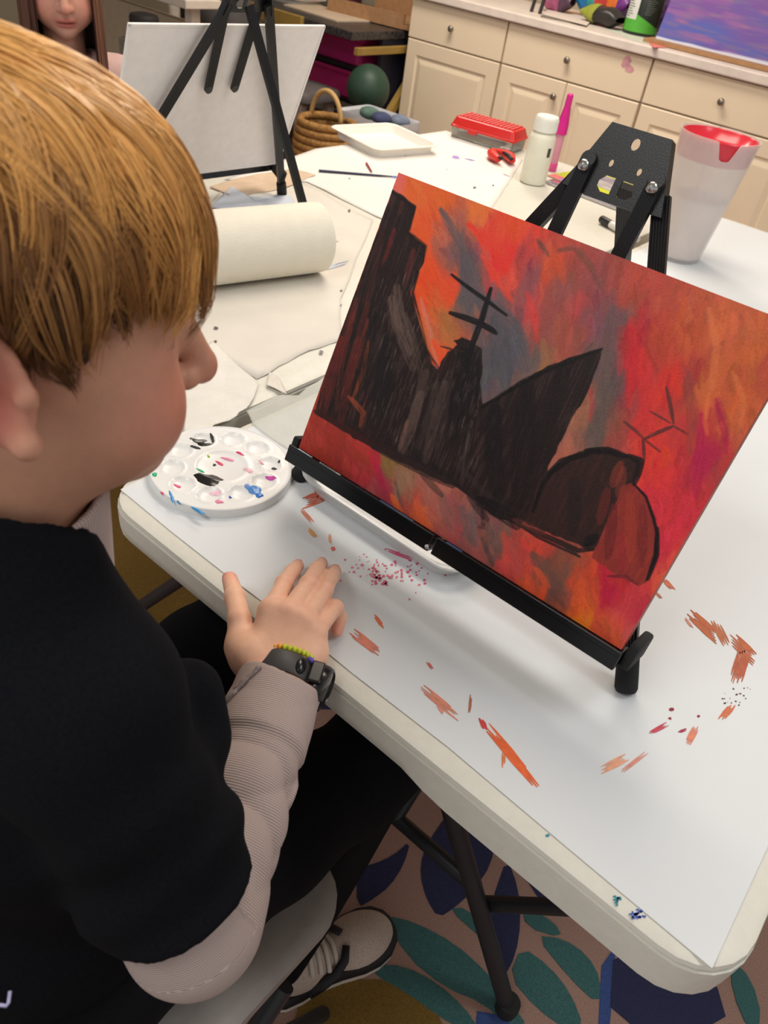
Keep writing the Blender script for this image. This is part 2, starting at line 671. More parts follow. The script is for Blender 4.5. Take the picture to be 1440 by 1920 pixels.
OR, RU, PE, PK = (226, 96, 40), (186, 104, 78), (222, 150, 122), (196, 60, 88)
for a in ((908, 1356, 1010, 1476, 17, OR, 4), (944, 1408, 944, 1440, 7, (222, 120, 70), 2), (784, 1284, 864, 1348, 15, (212, 128, 108), 5),
          (884, 1298, 879, 1342, 5, (176, 110, 84), 2), (900, 1345, 912, 1372, 9, (205, 60, 60), 2), (656, 1182, 718, 1230, 17, (208, 122, 98), 6), (698, 1150, 721, 1177, 7, (224, 120, 84), 2),
          (800, 1240, 812, 1256, 6, (205, 110, 100), 2), (820, 1322, 834, 1342, 6, (212, 140, 120), 2), (562, 946, 618, 926, 22, (206, 106, 80), 6), (592, 910, 600, 940, 9, (200, 96, 72), 3), (600, 938, 628, 928, 6, (180, 100, 84), 2),
          (562, 952, 588, 982, 8, (206, 112, 90), 3), (577, 990, 596, 1011, 8, (222, 160, 110), 2), (618, 998, 620, 1022, 5, (214, 140, 100), 2), (617, 1026, 630, 1031, 7, (206, 84, 74), 1),
          (1290, 1146, 1352, 1204, 20, RU, 6), (1338, 1160, 1366, 1216, 16, (190, 112, 86), 4), (1366, 1190, 1420, 1242, 24, RU, 6), (1398, 1214, 1376, 1288, 26, (180, 100, 76), 7),
          (1376, 1318, 1350, 1352, 13, (204, 112, 84), 4), (1254, 1356, 1214, 1378, 9, (196, 64, 86), 4), (1308, 1360, 1288, 1396, 14, (212, 132, 104), 4), (1288, 1367, 1270, 1375, 5, (160, 60, 80), 2),
          (1186, 1414, 1120, 1448, 15, (226, 164, 134), 5), (1216, 1408, 1152, 1458, 8, (220, 150, 130), 3), (1240, 1082, 1266, 1110, 9, (206, 116, 88), 3), (1226, 1108, 1242, 1124, 5, (190, 120, 100), 2),
          (718, 1028, 776, 1050, 7, (210, 84, 120), 2), (1283, 1158, 1300, 1180, 5, (200, 150, 130), 2)):
    smear(*a)
g = random.Random(3)
specks([(655 + g.gauss(95, 55), 1068 + g.gauss(0, 17), g.uniform(0.4, 1.6)) for _ in range(95)], (214, 92, 124), 2.2)
specks([(710 + g.gauss(0, 9), 1082 + g.gauss(0, 10), g.uniform(0.4, 1.8)) for _ in range(30)], (205, 60, 96), 2.4)
specks([(1260, 1330, 2.2), (1256, 1347, 1.4), (1310, 1343, 1.2), (1180, 1180, .5)], (150, 40, 62), 2.6)
specks([(1380 + g.gauss(0, 16), 1308 + g.gauss(0, 11), g.uniform(0.3, 1.2)) for _ in range(22)], (96, 70, 74), 2.0)
# stains on the plastic rim
specks([(1195 + g.gauss(0, 9), 1716 + g.gauss(0, 4), g.uniform(0.4, 2.0)) for _ in range(26)], (58, 92, 176), 2.4, z=0.7397, name='rim_spatter')
specks([(1158 + g.gauss(0, 3), 1689 + g.gauss(0, 4), g.uniform(0.5, 2.2)) for _ in range(14)] + [(1027, 1567, 2)], (42, 132, 150), 2.4, z=0.7397, name='rim_spatter')

# ------------------------------------------------------------------ sheets on the left table
M_NEWS = mat('creamy_paper', (216, 210, 200), rough=0.8, vary=0.05, scale=9)
M_CLOTH = mat('paper_towel_sheet', (226, 222, 214), rough=0.95, vary=0.05, scale=25, bump=0.5, bscale=500)


def loose_sheet(label, pts_px, z, m, ripple=0.0006, cat='paper', name='paper_sheet', droop=None):
    """thin sheet with a slightly wavy surface; outline from photo points on the plane z"""
    P = [at_z(x, y, z)[:2] for x, y in pts_px]
    b = MB()
    c = np.mean(P, 0)
    n = len(P)
    rings = []
    for k, f in enumerate((1.0, 0.93, 0.7, 0.35)):
        rings.append([(c[0] + (p[0] - c[0]) * f, c[1] + (p[1] - c[1]) * f, z + 0.0006 + (ripple * (1 + math.sin(i * 2.1 + k)) if k else ripple * (1.2 + math.sin(i * 1.7)))) for i, p in enumerate(P)])
    top = [v for r in rings for v in r] + [(c[0], c[1], z + 0.001)]
    fs = []
    for k in range(3):
        for i in range(n):
            fs.append((k * n + i, k * n + (i + 1) % n, (k + 1) * n + (i + 1) % n, (k + 1) * n + i))
    fs += [(3 * n + i, 3 * n + (i + 1) % n, 4 * n) for i in range(n)]
    ar = sum(P[i][0] * P[(i + 1) % n][1] - P[(i + 1) % n][0] * P[i][1] for i in range(n))
    if ar < 0:
        fs = [f[::-1] for f in fs]
    b.add(top, fs)
    o = b.build(name, m, smooth=True, loc=(c[0], c[1], z))
    mo = o.modifiers.new('thickness', 'SOLIDIFY')
    mo.thickness = 0.0004
    mo.offset = 1
    tag(o, label, cat)
    return o


def dense(pts, k=4, jit=0.0, seed=1):
    r = random.Random(seed)
    out = []
    for i in range(len(pts)):
        a, c = np.array(pts[i], float), np.array(pts[(i + 1) % len(pts)], float)
        for j in range(k):
            q = a + (c - a) * j / k
            if j:
                q = q + np.array([r.uniform(-jit, jit), r.uniform(-jit, jit)])
            out.append(tuple(q))
    return out


news = loose_sheet('large cream paper sheet under the paper towel roll, left table', dense([(350, 430), (420, 352), (570, 345), (700, 414), (640, 560), (640, 640), (560, 668), (482, 712), (352, 640)], 4, 2), 0.7396, M_NEWS)
far_sheet = loose_sheet('white paper sheet under the foam tray, far end of left table', dense([(420, 338), (592, 280), (836, 246), (980, 300), (875, 470), (707, 408), (575, 342)], 4, 1), 0.7398, mat('pale_paper', (230, 226, 220), rough=0.7, vary=0.03, scale=9))
towel = loose_sheet('torn paper towel lying at the near table edge beside the palette', dense([(345, 690), (398, 640), (450, 690), (484, 722), (476, 748), (462, 768), (430, 790), (392, 806), (345, 815)], 3, 3), 0.7415, M_CLOTH, 0.0008, 'paper towel', 'paper_towel')
tissue = loose_sheet('crumpled translucent tissue sheet behind the palette', dense([(462, 772), (520, 742), (560, 742), (610, 706), (592, 770), (575, 838), (552, 850), (510, 825), (478, 800)], 3, 2), 0.7412, mat('thin_tissue', (228, 228, 220), rough=0.8, vary=0.04, scale=30, bump=0.5, bscale=120, alpha=0.4), 0.0004, 'tissue', 'tissue_sheet')
flap = loose_sheet('small white paper scrap bridging the gap between the tables', dense([(505, 700), (522, 708), (538, 741), (500, 724)], 3, 0.5), 0.7425, M_NEWS, 0.001)
blue_sheet = loose_sheet('pale blue crumpled sheet behind the paper towel roll', dense([(395, 392), (432, 352), (470, 372), (545, 370), (560, 395), (480, 402)], 3, 2), 0.7418, mat('pale_blue_paper', (196, 202, 214), rough=0.7, vary=0.06, scale=20), 0.002)
tan_sheet = loose_sheet('tan kraft paper strip under the easel with the blank canvas', dense([(392, 352), (450, 334), (545, 318), (592, 330), (540, 352), (440, 372)], 3, 2), 0.7408, mat('tan_paper', (206, 182, 156), rough=0.8, vary=0.08, scale=20), 0.001)
WORLD_LOC.update({news.name: tuple(news.location), far_sheet.name: tuple(far_sheet.location)})
VI = (112, 92, 190)
for a in ((870, 300, 905, 308, 8, VI, 3), (845, 293, 866, 297, 5, (170, 150, 214), 2), (925, 318, 965, 334, 4, (150, 90, 130), 2)):
    smear(*a, parent=far_sheet, z=0.7413)
specks([(655, 335, 1), (890, 352, 1.4), (760, 292, .8), (838, 318, .6), (700, 300, .7), (925, 348, 1)], (90, 90, 120), 2.2, parent=far_sheet, z=0.7413)
for a in ((560, 515, 660, 490, 8, (186, 196, 212), 4), (575, 470, 650, 445, 4, (214, 190, 200), 3)):
    smear(*a, parent=news, z=0.7422)
specks([(602, 660, 2), (640, 545, 1.2), (655, 395, 1.5), (405, 615, 2), (404, 640, 1.5), (640, 572, .8)], (104, 98, 100), 2.2, parent=news, z=0.7424)
# ------------------------------------------------------------------ tabletop easels
M_BLACK = mat('black_powder_coat', (26, 26, 28), rough=0.38, vary=0.05, scale=300, bump=0.12, bscale=900)
M_BLKGLOSS = mat('black_glossy_bar', (20, 20, 22), rough=0.22)
M_RUBBER = mat('black_rubber', (24, 24, 25), rough=0.8)
M_RIVET = mat('steel_rivet', (190, 190, 188), rough=0.25, metal=1.0)


class Plane:
    """frame of an easel: u across, s up the slope, o out of the painted side"""

    def __init__(self, B, yaw, tilt):
        self.B = np.asarray(B, float)
        self.U = np.array([math.cos(yaw), math.sin(yaw), 0])
        n = np.array([-math.sin(yaw), math.cos(yaw), 0])
        self.V = n * math.sin(tilt) + np.array([0, 0, math.cos(tilt)])
        self.N = np.cross(self.U, self.V)
        self.n = n
        self.R = np.stack([self.U, self.V, self.N], 1)

    def p(self, u, s, o=0.0):
        return self.B + self.U * u + self.V * s + self.N * o


def ribbed_leg(b, p0, p1, w, th, wide, ribs=6):
    """flat extrusion with raised ribs along its faces"""
    p0, p1 = np.asarray(p0, float), np.asarray(p1, float)
    d = (p1 - p0) / np.linalg.norm(p1 - p0)
    x = wide - d * (wide @ d)
    x /= np.linalg.norm(x)
    y = np.cross(d, x)
    prof = []
    for k in range(ribs * 2 + 1):
        a = -w / 2 + w * k / (ribs * 2)
        prof.append((a, th / 2 - (0.0007 if k % 2 else 0)))
    prof = prof + [(a, -t) for a, t in prof[::-1]]
    n = len(prof)
    vs = [p0 + x * a + y * c for a, c in prof] + [p1 + x * a + y * c for a, c in prof]
    fs = [tuple(range(n))[::-1], tuple(range(n, 2 * n))] + [(i, (i + 1) % n, n + (i + 1) % n, n + i) for i in range(n)]
    b.add(vs, fs)


def easel(pl, label, rear_foot, dangle, split):
    e = thing('tabletop_easel', label, 'easel', tuple(pl.B))
    s0, s1 = 0.408, 0.469
    # head plate: outline with holes, folded side flanges
    out = [(-0.0275, s1), (0.0275, s1), (0.049, s0), (0.030, s0 - 0.001), (0.026, s0 - 0.003), (-0.026, s0 - 0.003), (-0.030, s0 - 0.001), (-0.049, s0)]
    bm = bmesh.new()
    rings = [out[::-1]]

    def circ(u, s, ru, rs, n=14):
        return [(u + ru * math.cos(6.2832 * k / n), s + rs * math.sin(6.2832 * k / n)) for k in range(n)]
    rings += [circ(0, s1 - 0.012, 0.0042, 0.0052), circ(-0.014, s1 - 0.032, 0.0024, 0.0032), circ(0.014, s1 - 0.032, 0.0024, 0.0032)]
    for sg in (-1, 1):
        w = [(0.0035, 0.412), (0.013, 0.412), (0.0185, 0.4165), (0.0185, 0.421), (0.0135, 0.4265), (0.0035, 0.4265)]
        rings.append([(sg * x, y) for x, y in w])
    edges = []
    for r_ in rings:
        vs = [bm.verts.new((x, y, 0)) for x, y in r_]
        edges += [bm.edges.new((vs[i], vs[(i + 1) % len(vs)])) for i in range(len(vs))]
    bmesh.ops.triangle_fill(bm, use_beauty=True, use_dissolve=False, edges=edges)
    ext = bmesh.ops.extrude_face_region(bm, geom=list(bm.faces))
    for v in ext['geom']:
        if isinstance(v, bmesh.types.BMVert):
            v.co.z -= 0.0022
    bmesh.ops.recalc_face_normals(bm, faces=list(bm.faces))
    bm.verts.index_update()
    b = MB()
    off = 0.0075
    b.add([pl.p(v.co.x, v.co.y, off + v.co.z) for v in bm.verts], [tuple(v.index for v in f.verts) for f in bm.faces])
    bm.free()
    for sg in (-1, 1):
        A, Bq = np.array([sg * 0.0275, s1]), np.array([sg * 0.049, s0])
        q = [pl.p(*A, off), pl.p(*Bq, off), pl.p(*Bq, off - 0.018), pl.p(*A, off - 0.014)]
        t_ = pl.U * sg * 0.0018
        b.add(q + [x + t_ for x in q], [(0, 1, 2, 3), (4, 7, 6, 5), (0, 4, 5, 1), (1, 5, 6, 2), (2, 6, 7, 3), (3, 7, 4, 0)])
    b.build('head_plate', M_BLACK, e)
    for sg in (-1, 1):
        b = MB()
        ribbed_leg(b, pl.p(sg * 0.040, 0.425, -0.003), pl.p(sg * 0.219, 0.016, -0.003), 0.0155, 0.008, pl.U)
        leg = b.build('leg', M_BLACK, e)
        d = pl.p(sg * 0.219, 0.016, -0.003) - pl.p(sg * 0.040, 0.425, -0.003)
        d /= np.linalg.norm(d)
        q = pl.p(sg * 0.219, 0.016, -0.003)
        MB().lathe([(0, -0.024), (0.0102, -0.024), (0.0108, -0.021), (0.0112, 0.0), (0.0112, 0.009), (0.0095, 0.013), (0, 0.013)], q, 18, tuple(d)).build('rubber_foot', M_RUBBER, leg, smooth=40)
    # back strut
    b = MB()
    ribbed_leg(b, pl.p(0.004, 0.425, -0.008), np.asarray(rear_foot) + np.array([0, 0, 0.008]), 0.0155, 0.008, pl.U)
    leg = b.build('leg', M_BLACK, e)
    d = np.asarray(rear_foot) - pl.p(0.004, 0.425, -0.008)
    d /= np.linalg.norm(d)
    MB().lathe([(0, -0.022), (0.0108, -0.022), (0.0112, 0.0), (0.0100, 0.005), (0, 0.007)], np.asarray(rear_foot) + np.array([0, 0, 0.009]), 16, tuple(d)).build('rubber_foot', M_RUBBER, leg, smooth=40)
    # two short clamp bars hanging from the bolts
    for sg, (u1, sL) in zip((-1, 1), dangle):
        b = MB()
        top, low = pl.p(sg * 0.034, 0.434, 0.0105), pl.p(u1, sL, 0.004)
        ribbed_leg(b, top, low, 0.0145, 0.006, pl.U)
        b.lathe([(0, -0.003), (0.00725, -0.003), (0.00725, 0.003), (0, 0.003)], low, 16, tuple(pl.N))
        b.lathe([(0, -0.003), (0.00725, -0.003), (0.00725, 0.003), (0, 0.003)], top, 16, tuple(pl.N))
        bar = b.build('clamp_bar', M_BLACK, e)
        MB().lathe([(0.0001, 0.0065), (0.0028, 0.0058), (0.0048, 0.004), (0.0056, 0.001), (0.0056, -0.002)], pl.p(sg * 0.034, 0.427, 0.0145), 18, tuple(pl.N)).build('rivet', M_RIVET, bar, smooth=60)
    # ledge in two hinged halves
    sB = 0.0445
    for sg in (-1, 1):
        b = MB()
        a0, a1 = (-0.203, 0.001) if sg < 0 else (0.005, 0.211)
        cu, L = (a0 + a1) / 2, a1 - a0
        b.box(pl.p(cu, sB + 0.005, 0.0475), (L, 0.0150, 0.034), pl.R, 0.0012)
        b.box(pl.p(cu, sB + 0.0135, 0.0630), (L, 0.007, 0.003), pl.R, 0.0008)
        led = b.build('ledge', M_BLKGLOSS, e)
        b = MB()
        ue = a0 if sg < 0 else a1
        b.box(pl.p(ue + sg * 0.005, sB + 0.010, 0.020), (0.010, 0.026, 0.058), pl.R, 0.003)
        b.build('bracket', M_RUBBER, led, smooth=40)
    if True:
        q = random.Random(int(abs(pl.B[0]) * 100))
        for k in range(7 if split else 3):
            b = MB()
            u0 = q.uniform(-0.19, 0.17)
            b.box(pl.p(u0, sB + 0.0172, 0.0628), (q.uniform(0.012, 0.05), 0.0007, 0.0022), pl.R, 0.0003)
            b.build('paint_crust', mat('crust_%d' % (k % 3), [(196, 204, 220), (70, 100, 160), (210, 206, 204)][k % 3], rough=0.4, vary=0.3, scale=300), e)
    MB().lathe([(0, 0), (0.003, 0), (0.0026, 0.003), (0, 0.004)], pl.p(0.000, sB + 0.003, 0.0640), 12, tuple(pl.N)).build('hinge_pin', M_RIVET, e, smooth=50)
    return e


TILT1 = math.radians(22.41)
PL1 = Plane((-0.2864, 0.5494, TABLE_Z), math.radians(0.71), TILT1)
easel(PL1, 'black metal tabletop easel holding the red painting', (-0.300, 0.985, TABLE_Z), ((-0.040, 0.30), (0.0275, 0.30)), 1)
PL2 = Plane((-1.3075, 1.0402, TABLE_Z), math.radians(-95.2), math.radians(23.2))
easel(PL2, 'black tabletop easel holding the blank canvas, seen from behind', (-1.040, 1.115, TABLE_Z), ((-0.021, 0.268), (0.036, 0.268)), 0)

# ------------------------------------------------------------------ canvases
M_CANVAS = mat('raw_canvas', (240, 234, 232), rough=0.85, vary=0.03, scale=60, bump=0.3, bscale=1500)
W_C, H_C = 0.406, 0.3042
BL = np.array([-0.4845, 0.5218, 0.8143])
CP = Plane(BL, math.radians(0.71), math.radians(22.41))     # canvas face frame: u 0..W, s 0..H

# homography photo -> face (u/W, s/H), from the four corners
src = np.array([(560, 840), (1165, 1217), (1514, 618), (748, 322)], float)
dst = np.array([(0, 0), (1, 0), (1, 1), (0, 1)], float)
A_, b_ = [], []
for (x, y), (u, v) in zip(src, dst):
    A_ += [[x, y, 1, 0, 0, 0, -u * x, -u * y], [0, 0, 0, x, y, 1, -v * x, -v * y]]
    b_ += [u, v]
Hm = np.append(np.linalg.solve(np.array(A_), np.array(b_)), 1).reshape(3, 3)
NX, NY = 640, 480


def to_uv(pts):
    p = np.c_[np.asarray(pts, float), np.ones(len(pts))] @ Hm.T
    return p[:, :2] / p[:, 2:] * np.array([NX - 1, NY - 1])


def noise2(sh, cell, seed, aniso=(1, 1)):
    r = np.random.default_rng(seed)
    ny, nx = int(sh[0] / (cell * aniso[1])) + 3, int(sh[1] / (cell * aniso[0])) + 3
    g_ = r.random((ny, nx))
    yy = np.linspace(0, ny - 2.001, sh[0])
    xx = np.linspace(0, nx - 2.001, sh[1])
    y0, x0 = yy.astype(int), xx.astype(int)
    fy, fx = (yy - y0)[:, None], (xx - x0)[None]
    fy, fx = fy * fy * (3 - 2 * fy), fx * fx * (3 - 2 * fx)
    a = g_[y0][:, x0] * (1 - fx) + g_[y0][:, x0 + 1] * fx
    c = g_[y0 + 1][:, x0] * (1 - fx) + g_[y0 + 1][:, x0 + 1] * fx
    return a * (1 - fy) + c * fy


class Pic:
    def __init__(self):
        self.a = np.zeros((NY, NX, 3))
        self.h = np.zeros((NY, NX))

    def stroke(self, pts, w, color, alpha=1.0, dry=0.3, taper=0.5, seed=0, soft=1.2):
        """bristly brush stroke along photo points; w in face cells"""
        q = to_uv(pts)
        r = np.random.default_rng(seed)
        x0, y0 = np.maximum(np.floor(q.min(0) - w - 2).astype(int), 0)
        x1, y1 = np.ceil(q.max(0) + w + 3).astype(int)
        x1, y1 = min(x1, NX), min(y1, NY)
        if x1 <= x0 or y1 <= y0:
            return
        X, Y = np.meshgrid(np.arange(x0, x1), np.arange(y0, y1))
        best = np.full(X.shape, 1e9)
        off = np.zeros(X.shape)
        along = np.zeros(X.shape)
        L = np.r_[0, np.cumsum(np.linalg.norm(np.diff(q, axis=0), axis=1))]
        for i in range(len(q) - 1):
            d = q[i + 1] - q[i]
            l2 = d @ d + 1e-9
            t = np.clip(((X - q[i, 0]) * d[0] + (Y - q[i, 1]) * d[1]) / l2, 0, 1)
            dx, dy = X - q[i, 0] - t * d[0], Y - q[i, 1] - t * d[1]
            dd = np.hypot(dx, dy)
            m = dd < best
            best[m] = dd[m]
            off[m] = ((dx * -d[1] + dy * d[0]) / math.sqrt(l2))[m]
            along[m] = ((L[i] + t * math.sqrt(l2)) / (L[-1] + 1e-9))[m]
        hw = w * (1 - taper * np.abs(along * 2 - 1) ** 2.5)
        edge = np.clip((hw - best) / soft + 0.5, 0, 1)
        nb = max(3, int(w * 1.4))
        br = r.random((nb + 2, 9))
        bi = np.clip((off / (w + 1e-6) + 1) / 2 * nb, 0, nb)
        ai = np.clip(along * 7.99, 0, 7.99)
        b0, a0 = bi.astype(int), ai.astype(int)
        fb, fa = bi - b0, ai - a0
        bv = (br[b0, a0] * (1 - fb) + br[b0 + 1, a0] * fb) * (1 - fa) + (br[b0, a0 + 1] * (1 - fb) + br[b0 + 1, a0 + 1] * fb) * fa
        cov = edge * alpha * np.clip(1 - dry * 2.2 * np.clip(bv - 0.45, 0, 1) - dry * 0.6 * along, 0, 1)
        c = np.asarray(color, float) * (0.93 + 0.14 * bv[..., None])
        sub = self.a[y0:y1, x0:x1]
        sub[:] = sub * (1 - cov[..., None]) + c * cov[..., None]
        hs = self.h[y0:y1, x0:x1]
        hs[:] = hs * (1 - cov) + (bv * 0.6 + 0.2 * edge) * cov

    def poly(self, pts, color, alpha=1.0, rag=1.5, seed=0, streak=0.0, streak_color=None):
        q = to_uv(pts)
        x0, y0 = np.maximum(np.floor(q.min(0) - 3).astype(int), 0)
        x1, y1 = np.ceil(q.max(0) + 4).astype(int)
        x1, y1 = min(x1, NX), min(y1, NY)
        X, Y = np.meshgrid(np.arange(x0, x1).astype(float), np.arange(y0, y1).astype(float))
        X += (noise2(X.shape, 11, seed + 1) - 0.5) * 1.7 * rag
        Y += (noise2(X.shape, 11, seed + 2) - 0.5) * 1.7 * rag
        ins = np.zeros(X.shape, bool)
        dist = np.full(X.shape, 1e9)
        n = len(q)
        for i in range(n):
            ax, ay = q[i]
            bx, by = q[(i + 1) % n]
            cnd = (ay > Y) != (by > Y)
            xi = ax + (Y - ay) / (by - ay + 1e-12) * (bx - ax)
            ins ^= cnd & (X < xi)
            t = np.clip(((X - ax) * (bx - ax) + (Y - ay) * (by - ay)) / ((bx - ax) ** 2 + (by - ay) ** 2 + 1e-9), 0, 1)
            dist = np.minimum(dist, np.hypot(X - ax - t * (bx - ax), Y - ay - t * (by - ay)))
        cov = np.clip(np.where(ins, dist, -dist) / 1.5 + 0.5, 0, 1) * alpha
        c = np.asarray(color, float)[None, None] * np.ones((*X.shape, 1))
        if streak:
            s = noise2(X.shape, 3, seed + 5, (1, 18)) * 0.65 + noise2(X.shape, 2, seed + 6, (1, 9)) * 0.35
            s = np.clip((s - 0.5) * 3.2, 0, 1) * streak
            c = c * (1 - s[..., None]) + np.asarray(streak_color, float) * s[..., None]
        sub = self.a[y0:y1, x0:x1]
        sub[:] = sub * (1 - cov[..., None]) + c * cov[..., None]


CPTS = """770 370 225 100 50;830 370 216 95 45;900 385 228 112 55;960 420 226 75 45;1010 440 216 66 50;1060 470 190 72 60;1100 480 166 76 70;1150 500 160 72 65;1200 530 186 76 60;1260 560 182 76 60;1330 580 186 86 60;1400 600 192 92 60;
752 335 220 100 90;800 430 226 86 45;840 430 176 95 80;860 460 122 92 92;885 500 106 94 98;920 440 222 70 55;945 490 228 52 45;990 470 182 66 66;1000 530 150 80 85;1040 500 196 76 50;1070 530 150 82 75;1120 530 150 76 80;1180 560 176 72 60;
800 520 226 74 35;840 540 216 76 45;815 580 202 96 50;840 620 178 106 60;880 560 106 96 98;940 560 120 92 95;955 530 216 76 60;1000 590 190 70 70;1010 620 152 82 75;1050 620 160 82 66;1080 580 176 70 70;1130 600 136 82 88;1160 600 122 86 90;1190 620 186 50 55;1240 640 180 66 50;1300 620 186 80 50;1340 600 206 102 60;1400 650 192 92 50;1430 700 180 76 55;1470 640 192 90 55;
830 670 228 80 45;960 640 102 98 103;930 690 92 90 96;1000 680 120 98 95;1020 690 150 102 76;1060 650 166 82 66;1130 680 114 92 88;1150 720 106 90 88;1180 700 192 45 50;1200 660 196 45 50;1250 720 202 52 45;1290 720 166 60 55;1330 720 196 96 55;1390 760 192 90 50;
1080 780 160 102 80;1110 800 112 92 85;1160 820 152 76 66;1190 800 196 56 55;1230 830 206 56 50;1250 880 206 56 50;1300 820 186 56 55;1320 860 176 36 70;1350 880 180 60 60;1380 800 192 90 55;1060 850 166 96 80;
1230 950 202 50 60;1240 1020 196 46 66;1290 950 196 50 60;1250 1080 216 86 60;1200 1150 186 50 66;1180 1190 192 80 76;
600 800 166 56 45;620 850 152 50 40;680 850 170 56 50;700 870 176 46 60;715 920 162 50 70;735 860 136 106 60;750 900 152 112 85;700 930 170 80 76;760 950 176 76 66;790 980 206 92 56;810 920 170 102 86;850 960 152 86 80;840 1010 172 76 76;880 1000 126 92 88;900 1040 166 86 80;930 1020 122 86 80;960 1060 186 70 66;1000 1030 192 66 55;1020 1060 122 76 66;1050 1100 116 78 68;970 1110 206 80 45;1010 1120 206 76 45;1090 1090 190 70 45;1080 1140 206 86 40;1090 1170 216 116 35;1130 1190 202 80 50;1140 1120 180 36 60;1160 1080 176 46 50;700 700 90 46 40;650 650 96 48 40;780 800 70 58 54"""
cp = np.array([[float(x) for x in t.split()] for t in CPTS.replace('\n', '').split(';') if t.strip()])
pic = Pic()
yy, xx = np.mgrid[0:NY, 0:NX]
cuv = to_uv(cp[:, :2])
acc = np.zeros((NY, NX, 3))
wt = np.zeros((NY, NX))
jx = (noise2((NY, NX), 16, 11, (1, 3)) - 0.5) * 26
for (u, v), c in zip(cuv, cp[:, 2:]):
    w_ = 1.0 / (((xx + jx - u) * 1.35) ** 2 + ((yy - v) * 0.75) ** 2 + 60) ** 2.0
    acc += w_[..., None] * c
    wt += w_
base = acc / wt[..., None]
pic.a[:] = base
pr = np.random.default_rng(5)
Hinv = np.linalg.inv(Hm)


def to_px(u, v):
    p = Hinv @ np.array([u / (NX - 1), v / (NY - 1), 1])
    return p[:2] / p[2]


# layered brushwork following the sweep of the sky: steep on the right, swirling on the left
for k in range(2000):
    u, v = pr.random() * NX, pr.random() * NY
    px, py = to_px(u, v)
    c = base[int(v), int(u)] * (0.90 + 0.20 * pr.random()) + pr.normal(0, 5, 3)
    left = np.clip((1000 - px) / 250, 0, 1) * np.clip((760 - py) / 150, 0, 1)
    ang = math.radians(97 - 42 * left + pr.normal(0, 7))       # photo angle from +x
    if py > 0.62 * px + 420:
        ang = math.radians(80 + pr.normal(0, 12))
    ln = pr.uniform(18, 60)
    dx, dy = math.cos(ang) * ln / 2, math.sin(ang) * ln / 2
    cv = pr.normal(0, 5)
    pic.stroke([(px - dx, py - dy), (px + cv, py), (px + dx, py + dy)], pr.uniform(2.0, 6.0), np.clip(c, 20, 245), 0.62, 0.45, 0.6, seed=k)
